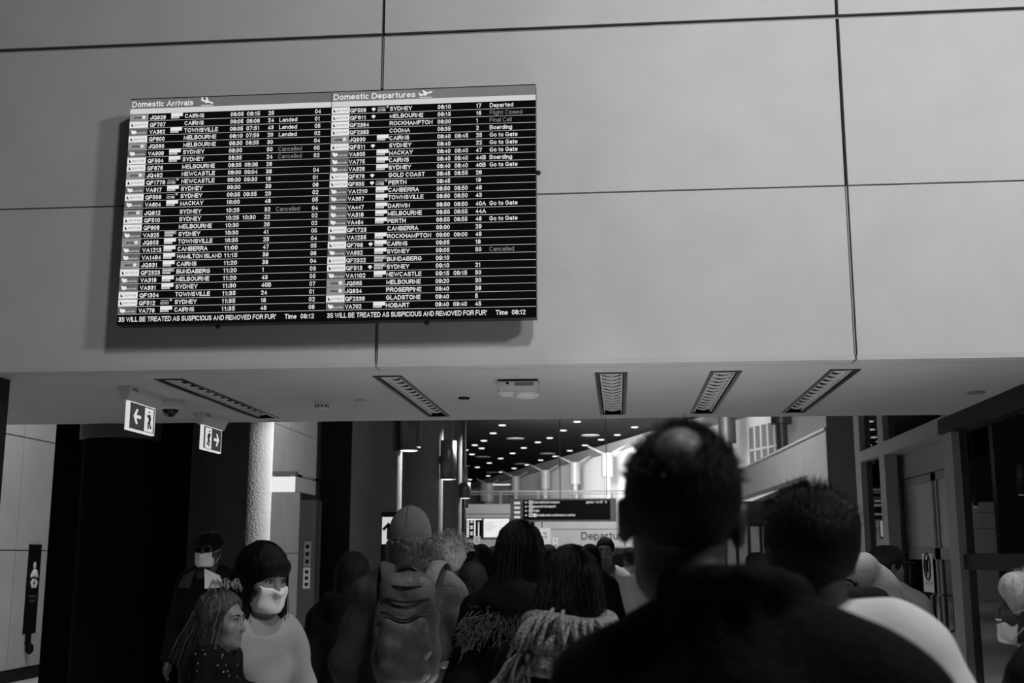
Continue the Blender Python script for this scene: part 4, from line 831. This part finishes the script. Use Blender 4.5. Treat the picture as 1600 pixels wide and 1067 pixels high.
    def hair(s, style, m='hair', name='hair', res=None, strands=0, open=0, crown=0):
        v = Vol(); H, h, R = s.hp, s.hs, s.R; e = {'buzz': .006, 'short': .014, 'long': .016, 'bob': .018, 'fringe': .016, 'curly': .03, 'tied': .008, 'wavy': .02, 'curls_low': 0}[style]
        v.ell(H(0, -.016, .034), (V3(.076, .096, .089)+e)*h, k=.02, rot=R)
        if style in ('long', 'fringe', 'wavy', 'bob'):
            L = {'long': .30, 'fringe': .38, 'wavy': .24, 'bob': .14}[style]
            dn = V3(0, 0, -1)
            for sg in (-1, 1):
                a = H(sg*.062, -.03, .0); v.cap(a, a+V3(sg*.014, -.02, -L)*h, .036*h, .034*h, k=.03)
                if style == 'fringe': a = H(sg*.074, -.005, -.01); v.cap(a, a+(s.R@V3(sg*.028, .085, -L*1.0))*h, .022*h, .042*h, k=.02)
            a = H(0, -.06, .0); v.cap(a, a+V3(0, -.035, -L)*h, .07*h, .062*h, k=.03, sq=(1.15, .7, 1))
        if style == 'curly':
            for i in range(60):
                a = rng.uniform(0, 2*PI); b = rng.uniform(-.3, 1.4); d = V3(math.cos(a)*math.cos(b), math.sin(a)*math.cos(b), math.sin(b))
                if d[1] > .75 and d[2] < .4: continue
                v.ell(H(*(V3(0, -.02, .03)+d*V3(.095, .115, .105))), V3(.022, .022, .02)*h, k=.008)
        if style == 'curls_low':
            v.p.clear()
            for i in range(130): a = -2+4*((i*.618) % 1); v.ell(H(.084*math.sin(a), -.02-.098*math.cos(a), -.15+.14*i/130+rng.normal(0, .004)), V3(.019, .019, .02)*h, k=.008)
            return vol_obj(name, v, M[m], s.t, .006)
        if style == 'short' or style == 'buzz': v.ell(H(0, .05, .085), V3(.06, .045, .034+e)*h, k=.03, rot=R)
        # face opening, ears, nape
        if style in ('buzz', 'short', 'tied', 'curly'):
            v.ell(H(0, .11, -.035), V3(.085, .085, .095)*h, k=.012, rot=R, op=-1)
            for sg in (-1, 1): v.ell(H(sg*.09, .0, -.03), V3(.03, .032, .046)*h, k=.012, rot=R, op=-1)
            v.cut(H(0, -.05, -.062 if style != 'buzz' else -.045), R@V3(0, .45, -1))
        elif style == 'fringe':
            v.ell(H(0, .07, .058), V3(.070, .036, .046)*h, k=.02, rot=R); v.ell(H(0, .115, -.05), V3(.070, .10, .082)*h, k=.008, rot=R, op=-1)
        else: v.ell(H(0, .11, -.03), V3(.072, .085, .10)*h, k=.012, rot=R, op=-1)
        if crown: v.ell(H(-.005, -.092, .098), V3(.008, .022, .025)*h, k=.018, rot=R, op=-1)
        if open: v.ell(H(0, .115, -.03), V3(.11, .115, .125)*h, k=.012, rot=R, op=-1)
        if style == 'tied': v.ell(H(0, -.115, .06), V3(.035, .03, .035)*h, k=.02)
        o = vol_obj(name, v, M[m], s.t, res or s.fres*1.2)
        if strands: s.strands(o, strands, style, m)
        return o
    def strands(s, o, n, style, m):
        b = MB(); L = {'long': .30, 'fringe': .28, 'wavy': .26, 'buzz': 0, 'bob': .14, 'curly': .05, 'short': .02, 'tied': 0}[style]
        for i in range(n):
            a = rng.uniform(.30*PI, 1.70*PI) if style not in ('buzz', 'short', 'curly') else rng.uniform(0, 2*PI); a += PI/2
            b0 = rng.uniform(.2, 1.5); d = V3(math.cos(a)*math.cos(b0), math.sin(a)*math.cos(b0), math.sin(b0)); c0 = V3(0, -.016, .034); rr = V3(.092, .112, .105)
            if style in ('buzz', 'short'):
                if (d[1] > .6 and d[2] < .55) or d[2] < -.3 or (style == 'buzz' and abs(d[0]+.05) < .14 and -.85 < d[1] < -.3 and rng.random() < .8): continue
                p = c0+d*(V3(.076, .096, .089)+.004); ln = .010 if style == 'buzz' else .022; q = p+(d+rng.normal(0, .35, 3))*ln; b.tube([s.hp(*p), s.hp(*q)], [.0011, .0003], 3, cap=False); continue
            if style == 'curly':
                p = c0+d*(rr+.01); pts = [s.hp(*(p+d*.012*j+.010*V3(math.cos(j*1.5+i), math.sin(j*1.5+i), math.sin(j+i)))) for j in range(6)]; b.tube(pts, .0018*s.hs, 3, cap=False); continue
            pts = []; top = c0+V3(d[0]*.03, d[1]*.03, .107)
            for t in np.linspace(0, 1, 4): q = V3(0, 0, 1)*(1-t)+V3(d[0], d[1], .1)*t; q /= np.linalg.norm(q); pts.append(s.hp(*(c0+q*(rr+.002+.006*rng.random()))))
            e_ = pts[-1]; wob = rng.normal(0, .012, 3)
            for t in (.33, .66, 1): pts.append(e_+V3(wob[0]*t+d[0]*.02*t, -.04*t+wob[1]*t+d[1]*.02*t, -L*t*s.hs*(.72+.28*rng.random())))
            b.tube(pts, [.0012*s.hs]*(len(pts)-1)+[.0004], 3, cap=False)
        ob = b.build('hair_strands', M[m], s.t); ob['kind'] = 'stuff'; return ob
    def mask(s, low=0):
        v = Vol(); H, h, R = s.hp, s.hs, s.R
        v.ell(H(0, .022, -.045), V3(.074, .088, .086)*h, k=.03*h, rot=R).cap(H(0, .09, .0), H(0, .116, -.028), .015*h, .018*h, k=.03*h).cap(H(-.03, .058, -.085), H(.03, .058, -.085), .038*h, k=.03*h).ell(H(0, .086, -.1), V3(.03, .024, .025)*h, k=.03*h, rot=R)
        for sg in (-1, 1): v.ell(H(sg*.042, .066, -.03), V3(.034, .03, .032)*h, k=.02*h)
        v.cut(H(0, .05, -.006-low), R@V3(0, .25, 1)).cut(H(0, 0, -.125), R@V3(0, .1, -1)).cut(H(0, .028, -.04), R@V3(0, -1, -.15)).cut(H(-.064, 0, 0), R@V3(-1, 0, 0)).cut(H(.064, 0, 0), R@V3(1, 0, 0))
        o = vol_obj('face_mask', v, M['maskm'], s.t, min(.004, s.fres)*max(h, .8))
        b = MB()
        for z in (-.035, -.06, -.085): b.tube([s.hp(x, .1135-x*x*8.5-(0 if z > -.05 else .004)+(z < -.08)*-.002, z) for x in np.linspace(-.055, .055, 9)], .0028*h, 5)
        for sg in (-1, 1):
            for z0, z1 in ((-.012, .012), (-.10, -.03)): b.tube([s.hp(sg*.062, .05, z0), s.hp(sg*.079, .02, z0*.6+z1*.4), s.hp(sg*.086, -.02, z1)], .0016*h, 5)
        b.build('mask_straps', M['maskm'], s.t); return o
def wx(px, Y, py=869): return at(px, py, Y=Y).x
def wz(py, Y): return 1.6+(869-py)/1800*Y
def px_person(label, px, py, Y, rz=0, up=.0, **kw):
    """someone whose crown shows at (px, py), standing Y metres down the hall"""
    return Person(label, wx(px, Y, py+30), Y, wz(py, Y)-up, rz, **kw)
# ------------------------------------------------------------------ the crowd, nearest first
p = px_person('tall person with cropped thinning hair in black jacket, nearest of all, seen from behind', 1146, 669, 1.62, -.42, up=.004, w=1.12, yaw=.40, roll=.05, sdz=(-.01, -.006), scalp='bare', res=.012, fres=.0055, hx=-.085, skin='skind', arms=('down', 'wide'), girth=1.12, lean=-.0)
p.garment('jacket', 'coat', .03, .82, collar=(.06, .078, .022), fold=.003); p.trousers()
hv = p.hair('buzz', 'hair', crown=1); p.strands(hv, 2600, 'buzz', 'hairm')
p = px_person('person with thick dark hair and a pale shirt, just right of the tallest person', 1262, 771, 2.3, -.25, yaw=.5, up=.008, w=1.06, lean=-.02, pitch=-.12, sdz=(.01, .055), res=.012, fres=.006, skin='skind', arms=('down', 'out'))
p.garment('shirt', 'shirt', .022, .82, cuff=.5, fold=.003, collar=(.0, .075, .014)); p.trousers(); p.hair('short', 'hair', strands=900)
p = px_person('woman with fringe in a surgical mask and grey top, carrying the toddler', 408, 849, 4.25, math.radians(-126), up=.012, w=.86, yaw=-.0, pitch=-.22, arms=('cradle', 'cradle'), res=.013, fres=.005, skin='skin', girth=.82)
p.garment('top', 'shirtg', .014, .86, cuff=.9, fold=.006, res=.010); p.trousers(); p.hair('fringe', 'hair', strands=260); p.eyes(); p.mask()
mother = p
Y = 3.98; tz = wz(926, Y); ch = .80
t = Person('toddler with loose hair streaked by light in dark sequinned dress, held by the masked woman', wx(349, Y), Y, ch, math.radians(-98), z=tz-ch, hs=.76, bs=.415, w=1.25, legs='sit', arms=('fwd', 'fwd'), res=.009, fres=.005, pitch=-.05)
t.garment('dress', 'coat', .02, .62, cuff=.9, fold=.002, res=.008)
th = t.hair('wavy', 'hairm', strands=420, open=1); t.strands(th, 70, 'wavy', 'hairb'); t.eyes()  # paler strands put the lit streaks into the hair colour
b = MB(); c = t.hp(0, -.0, .125)
for i in range(40):
    a = rng.uniform(0, 2*PI); b.tube([c+V3(0, 0, -.012), c+V3(.012*math.cos(a), .012*math.sin(a), .02), c+V3(.045*math.cos(a), .045*math.sin(a), .03+.02*rng.random()), c+V3(.06*math.cos(a), .06*math.sin(a), .0+.02*rng.random())], [.0018, .002, .0018, .0006], 4)
b.build('top_knot', M['hairb'], t.t); MB().lathe([(.012, -.004), (.016, .003), (.012, .01)], tuple(c), 12).build('hair_tie', M['zip'], t.t)
b = MB()
me = [o for o in t.t.children if o.name.startswith('dress')][0].data
pk = rng.choice(len(me.polygons), 150, replace=False)
for i in pk:
    q = me.polygons[int(i)]; n_ = q.normal; u = n_.orthogonal().normalized(); w_ = n_.cross(u); r_ = .0018+.002*rng.random(); cc = q.center+n_*.003
    b.add([cc+u*r_*math.cos(a)+w_*r_*math.sin(a) for a in np.linspace(0, 2*PI, 6, endpoint=False)], [tuple(range(6))])
sq = b.build('sequins', M['spark'], t.t); sq['kind'] = 'stuff'
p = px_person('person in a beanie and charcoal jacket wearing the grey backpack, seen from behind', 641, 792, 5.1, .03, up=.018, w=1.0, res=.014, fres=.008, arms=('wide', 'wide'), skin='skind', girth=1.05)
p.garment('jacket', 'coat2', .026, .80, collar=(.03, .085, .022), fold=.005); p.trousers(); p.hair('curls_low', 'hairm')
v = Vol(); v.ell(p.hp(0, -.014, .040), V3(.086, .105, .104)*p.hs, k=.02, rot=p.R).cap(p.hp(0, -.016, -.03), p.hp(0, -.016, .02), .086*p.hs, .088*p.hs, sq=(1, 1.18, 1), k=.02); v.cut(p.hp(0, -.01, -.055), (0, -.12, -1)).ell(p.hp(0, .12, -.06), V3(.075, .09, .075)*p.hs, k=.01, op=-1)
bn = vol_obj('beanie', v, M['beanie'], p.t, .007)
b = MB(); b.tube([p.hp(.089*math.sin(a), -.016-.108*math.cos(a), .012-.012*math.cos(a)) for a in np.linspace(-2.2, 2.2, 21)], .0035, 5).tube([p.hp(0, -.016-.106*math.sin(a), .042+.105*math.cos(a)) for a in np.linspace(-.4, 1.5, 12)], .002, 5); b.build('beanie_seam', M['beanie'], bn)
bp = p; by = p.t.location.y
# backpack
bt = thing('backpack', 'worn grey nylon backpack with curved zips on the beanie wearer', 'backpack', (p.t.location.x+.025, by, 1.07), .03)
v = Vol()
for zz, ww in ((.06, .07), (.16, .075), (.28, .072), (.40, .05)): v.cap((-ww, -.225, zz), (ww, -.225, zz), .066, k=.06, sq=(1, .8, 1))
vol_obj('main_bag', v, M['nylon'], bt, .009, fold=.003, ff=30)
v = Vol()
for zz, ww in ((.07, .06), (.16, .065), (.24, .055)): v.cap((-ww, -.28, zz), (ww, -.28, zz), .05, k=.05, sq=(1, .8, 1))
vol_obj('front_pocket', v, M['nylon'], bt, .008, fold=.004, ff=34)
b = MB()
for zc, sag, yy, ww in ((.415, .02, -.287, .085), (.36, .03, -.292, .10), (.30, .05, -.322, .10)): b.tube([(ww*q, yy+.03*q*q, zc-sag*math.cos(q*PI*.9)*.5-.02*q*q) for q in np.linspace(-1, 1, 15)], .005, 6)
b.build('zipper', M['zip'], bt)
b = MB(); b.tube([(.05*math.cos(a), -.2, .44+.045*math.sin(a)) for a in np.linspace(0, PI, 9)], .011, 8).build('grab_handle', M['zip'], bt)
for sg in (-1, 1):
    b = MB(); path = [(.075, -.22, .37), (.095, -.15, .47), (.115, -.07, .515), (.13, .03, .50), (.14, .11, .42), (.15, .13, .26), (.155, .05, .12), (.14, -.15, .06)]
    W = .034; A = []
    for x, y, z in path: A += [(sg*(x-W), y, z+.004), (sg*(x+W), y, z-.004)]
    Fq = [(2*i, 2*i+1, 2*i+3, 2*i+2) for i in range(len(path)-1)]
    b.add(A, Fq, 0, True); o = b.build('strap', M['nylon'], bt); md = o.modifiers.new('s', 'SOLIDIFY'); md.thickness = .014; md.offset = 0; md = o.modifiers.new('b', 'SUBSURF'); md.levels = md.render_levels = 2
# long haired woman and woman with fringed scarf
p = px_person('woman with long straight dark hair in a dark fur-trimmed coat, mid crowd', 812, 816, 4.6, .05, up=.014, w=.95, res=.016, fres=.009, skin='skind'); p.garment('coat', 'coat', .03, .5, fold=.006, hood=True); p.trousers(); p.hair('long', 'hair', strands=300)
b = MB()
for i in range(900):
    a = rng.uniform(-1.15, 1.15); c = p.pt(a*.20, -.12-.03*math.cos(a), 1.40-.05*abs(a)+rng.normal(0, .03)); d = V3(rng.normal(0, .012)+a*.015, -.018-.012*rng.random(), rng.normal(-.01, .016)); b.tube([c, c+d*.6, c+d*1.2+V3(0, 0, -.008)], [.002, .0014, .0004], 3, cap=False)
o = b.build('fur_trim', M['hairm'], p.t); o['kind'] = 'stuff'
p = px_person('woman with dark shoulder-length hair wearing the chunky fringed scarf', 893, 852, 3.5, -.08, up=.018, w=.92, res=.014, fres=.008, skin='skind'); p.garment('coat', 'coat', .03, .5, fold=.004); p.trousers(); p.hair('bob', 'hair', strands=420)
v = Vol()
for zc, rr, th in ((1.455, .130, .038), (1.52, .118, .034), (1.40, .140, .034)):
    for i in range(18):
        a, c = 2*PI*i/18, 2*PI*(i+1)/18; v.cap(p.pt(rr*math.cos(a)*1.1, rr*math.sin(a)-.055, zc+.012*math.sin(a*2)), p.pt(rr*math.cos(c)*1.1, rr*math.sin(c)-.055, zc+.012*math.sin(c*2)), th, k=.012)
sc = vol_obj('scarf', v, M['knit'], p.t, .007)
b = MB()
for zc, rr in ((1.55, .149), (1.485, .165), (1.43, .172)):
    for i in range(44):
        a = PI+PI*i/43
        for s_ in (-1, 1):
            c = V3(*p.pt(rr*math.cos(a)*1.08, rr*math.sin(a)-.055, zc-.03)); e_ = c+V3(.014*math.cos(a+.0)*0+.013, -.002, s_*.0-.014*s_); b.tube([c+V3(0, 0, s_*.012), c+V3(.008, -.006, s_*.004), c+V3(.016, -.002, -.006+s_*.002)], [.004, .006, .004], 4)
o = b.build('knit_stitches', M['knit'], sc); o['kind'] = 'stuff'
def tassel(c, d, n=1):
    b.tube([c, c+d*.35+V3(0, -.012, .012), c+d*.7+V3(0, -.012, .0), c+d+V3(0, 0, -.02)], [.006, .0065, .006, .004], 5)
b = MB()
for i in range(22):
    u = rng.uniform(-1, .35) if i < 17 else rng.uniform(.5, 1); c = V3(*p.pt(u*.115, -.175-.03*math.cos(u), 1.555-.02*abs(u)+rng.normal(0, .008))); dx = u*.075+rng.normal(0, .02); tassel(c, V3(dx-.02, -.045-.02*rng.random(), -.05-.04*rng.random()))
for i in range(14): c = V3(*p.pt(-.15+rng.normal(0, .02), -.17, 1.42+rng.normal(0, .02))); tassel(c, V3(-.04+rng.normal(0, .03), -.05, -.085+rng.normal(0, .02)))
for i in range(7): c = V3(*p.pt(-.19, -.13, 1.37)); tassel(c, V3(-.09+rng.normal(0, .012), -.03, -.07+rng.normal(0, .012)))
b.build('fringe', M['knit'], sc)
# masked man with sunglasses in the dark on the left
p = px_person('person with cap, sunglasses and mask standing in shadow at left', 328, 829, 8.4, math.radians(172), up=.02, res=.016, fres=.008, skin='skind', w=1.02); p.garment('coat', 'coat', .03, .7, fold=.004); p.trousers(); p.hair('short'); p.mask()
b = MB()
for sg in (-1, 1): b.prism([(sg*.036+.026*math.cos(a), .006+.019*math.sin(a)) for a in np.linspace(0, 2*PI, 14, endpoint=False)], (p.hp(0, .098, 0), (1, 0, 0), (0, 0, 1)), .004); b.tube([p.hp(sg*.06, .095, .01), p.hp(sg*.085, .0, .01)], .003, 5)
b.build('sunglasses', M['dome'], p.t)
v = Vol(); v.ell(p.hp(0, -.014, .05), V3(.092, .112, .085)*p.hs, k=.02).ell(p.hp(0, .12, .052), V3(.065, .06, .010), k=.02); v.cut(p.hp(0, 0, .035), (0, 0, -1)); vol_obj('cap', v, M['coat'], p.t, .008)
for sg, m in ((-1, 'shirt'), (1, 'coat2')):
    b = MB(); c = [p.pt(sg*.035, .13, 1.50), p.pt(sg*.14, .10, 1.45), p.pt(sg*.17, .12, 1.37), p.pt(sg*.06, .16, 1.36)]; b.add([V3(*q) for q in c]+[V3(*q)+V3(0, .008, 0) for q in c], [(0, 1, 2, 3), (7, 6, 5, 4), (0, 4, 5, 1), (1, 5, 6, 2), (2, 6, 7, 3), (3, 7, 4, 0)])
    b.build('collar_flap', M[m], p.t)
# right group
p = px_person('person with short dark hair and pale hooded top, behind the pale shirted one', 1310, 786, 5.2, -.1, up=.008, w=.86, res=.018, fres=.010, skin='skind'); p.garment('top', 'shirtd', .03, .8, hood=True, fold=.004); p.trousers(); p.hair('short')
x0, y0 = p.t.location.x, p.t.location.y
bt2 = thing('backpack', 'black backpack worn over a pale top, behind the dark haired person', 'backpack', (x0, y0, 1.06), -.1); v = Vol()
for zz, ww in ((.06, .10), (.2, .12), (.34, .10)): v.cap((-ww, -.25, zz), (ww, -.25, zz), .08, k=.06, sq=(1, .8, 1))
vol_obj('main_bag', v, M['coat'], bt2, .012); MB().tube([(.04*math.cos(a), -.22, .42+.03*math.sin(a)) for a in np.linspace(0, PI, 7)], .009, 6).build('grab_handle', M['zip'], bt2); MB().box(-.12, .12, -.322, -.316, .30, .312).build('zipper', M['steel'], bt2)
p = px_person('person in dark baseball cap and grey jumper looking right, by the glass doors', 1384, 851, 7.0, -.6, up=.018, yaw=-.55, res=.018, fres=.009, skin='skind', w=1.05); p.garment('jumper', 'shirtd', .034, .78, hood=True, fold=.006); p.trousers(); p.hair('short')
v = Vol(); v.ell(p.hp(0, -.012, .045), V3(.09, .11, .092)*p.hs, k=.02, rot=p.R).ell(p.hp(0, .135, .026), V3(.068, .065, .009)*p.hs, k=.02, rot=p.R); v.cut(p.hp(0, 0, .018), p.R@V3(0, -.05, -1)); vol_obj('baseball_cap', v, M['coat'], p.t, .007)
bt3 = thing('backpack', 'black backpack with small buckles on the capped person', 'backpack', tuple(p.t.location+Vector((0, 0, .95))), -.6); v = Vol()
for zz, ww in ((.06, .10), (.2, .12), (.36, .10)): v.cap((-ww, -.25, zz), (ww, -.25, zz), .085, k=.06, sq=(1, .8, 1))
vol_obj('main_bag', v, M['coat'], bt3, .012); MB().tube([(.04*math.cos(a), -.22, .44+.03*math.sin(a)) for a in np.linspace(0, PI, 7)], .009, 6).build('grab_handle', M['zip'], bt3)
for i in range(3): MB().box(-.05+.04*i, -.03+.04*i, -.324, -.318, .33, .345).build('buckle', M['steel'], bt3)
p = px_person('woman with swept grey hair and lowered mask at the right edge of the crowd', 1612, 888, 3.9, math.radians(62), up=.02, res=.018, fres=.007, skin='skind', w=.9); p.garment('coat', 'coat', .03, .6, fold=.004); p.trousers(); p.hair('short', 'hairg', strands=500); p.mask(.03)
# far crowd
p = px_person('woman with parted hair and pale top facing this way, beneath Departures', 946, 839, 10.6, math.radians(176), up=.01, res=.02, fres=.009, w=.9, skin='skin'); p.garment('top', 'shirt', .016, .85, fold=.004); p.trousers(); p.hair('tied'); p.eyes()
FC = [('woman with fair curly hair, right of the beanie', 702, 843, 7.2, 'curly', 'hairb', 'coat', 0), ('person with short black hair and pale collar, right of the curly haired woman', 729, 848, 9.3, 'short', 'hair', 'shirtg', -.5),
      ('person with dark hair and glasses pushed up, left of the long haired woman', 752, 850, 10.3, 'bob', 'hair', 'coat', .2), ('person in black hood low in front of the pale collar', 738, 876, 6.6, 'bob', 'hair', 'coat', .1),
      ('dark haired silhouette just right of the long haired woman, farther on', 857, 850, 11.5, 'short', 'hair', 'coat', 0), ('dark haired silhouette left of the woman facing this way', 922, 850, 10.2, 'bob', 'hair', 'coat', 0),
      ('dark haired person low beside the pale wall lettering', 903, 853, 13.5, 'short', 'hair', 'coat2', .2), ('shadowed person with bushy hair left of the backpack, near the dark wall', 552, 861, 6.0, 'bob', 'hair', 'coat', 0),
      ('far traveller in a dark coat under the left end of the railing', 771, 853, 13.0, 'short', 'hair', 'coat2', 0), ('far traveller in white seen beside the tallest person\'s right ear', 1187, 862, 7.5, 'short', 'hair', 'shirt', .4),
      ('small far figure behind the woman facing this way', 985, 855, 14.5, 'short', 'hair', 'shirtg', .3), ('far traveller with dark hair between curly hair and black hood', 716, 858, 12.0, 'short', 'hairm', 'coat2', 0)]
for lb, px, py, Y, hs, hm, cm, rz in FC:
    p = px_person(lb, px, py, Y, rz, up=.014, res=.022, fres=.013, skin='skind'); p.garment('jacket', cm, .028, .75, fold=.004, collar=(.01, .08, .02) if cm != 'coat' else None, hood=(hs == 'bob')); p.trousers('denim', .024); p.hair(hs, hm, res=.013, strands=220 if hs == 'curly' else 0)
# someone behind the glass doors
p = Person('person with a backpack beyond the glass doors', 3.9, 11.6, 1.72, -.9, res=.02, fres=.012, skin='skind'); p.garment('jacket', 'shirtg', .03, .75, fold=.006); p.trousers('denim', .024); p.hair('short', res=.012)
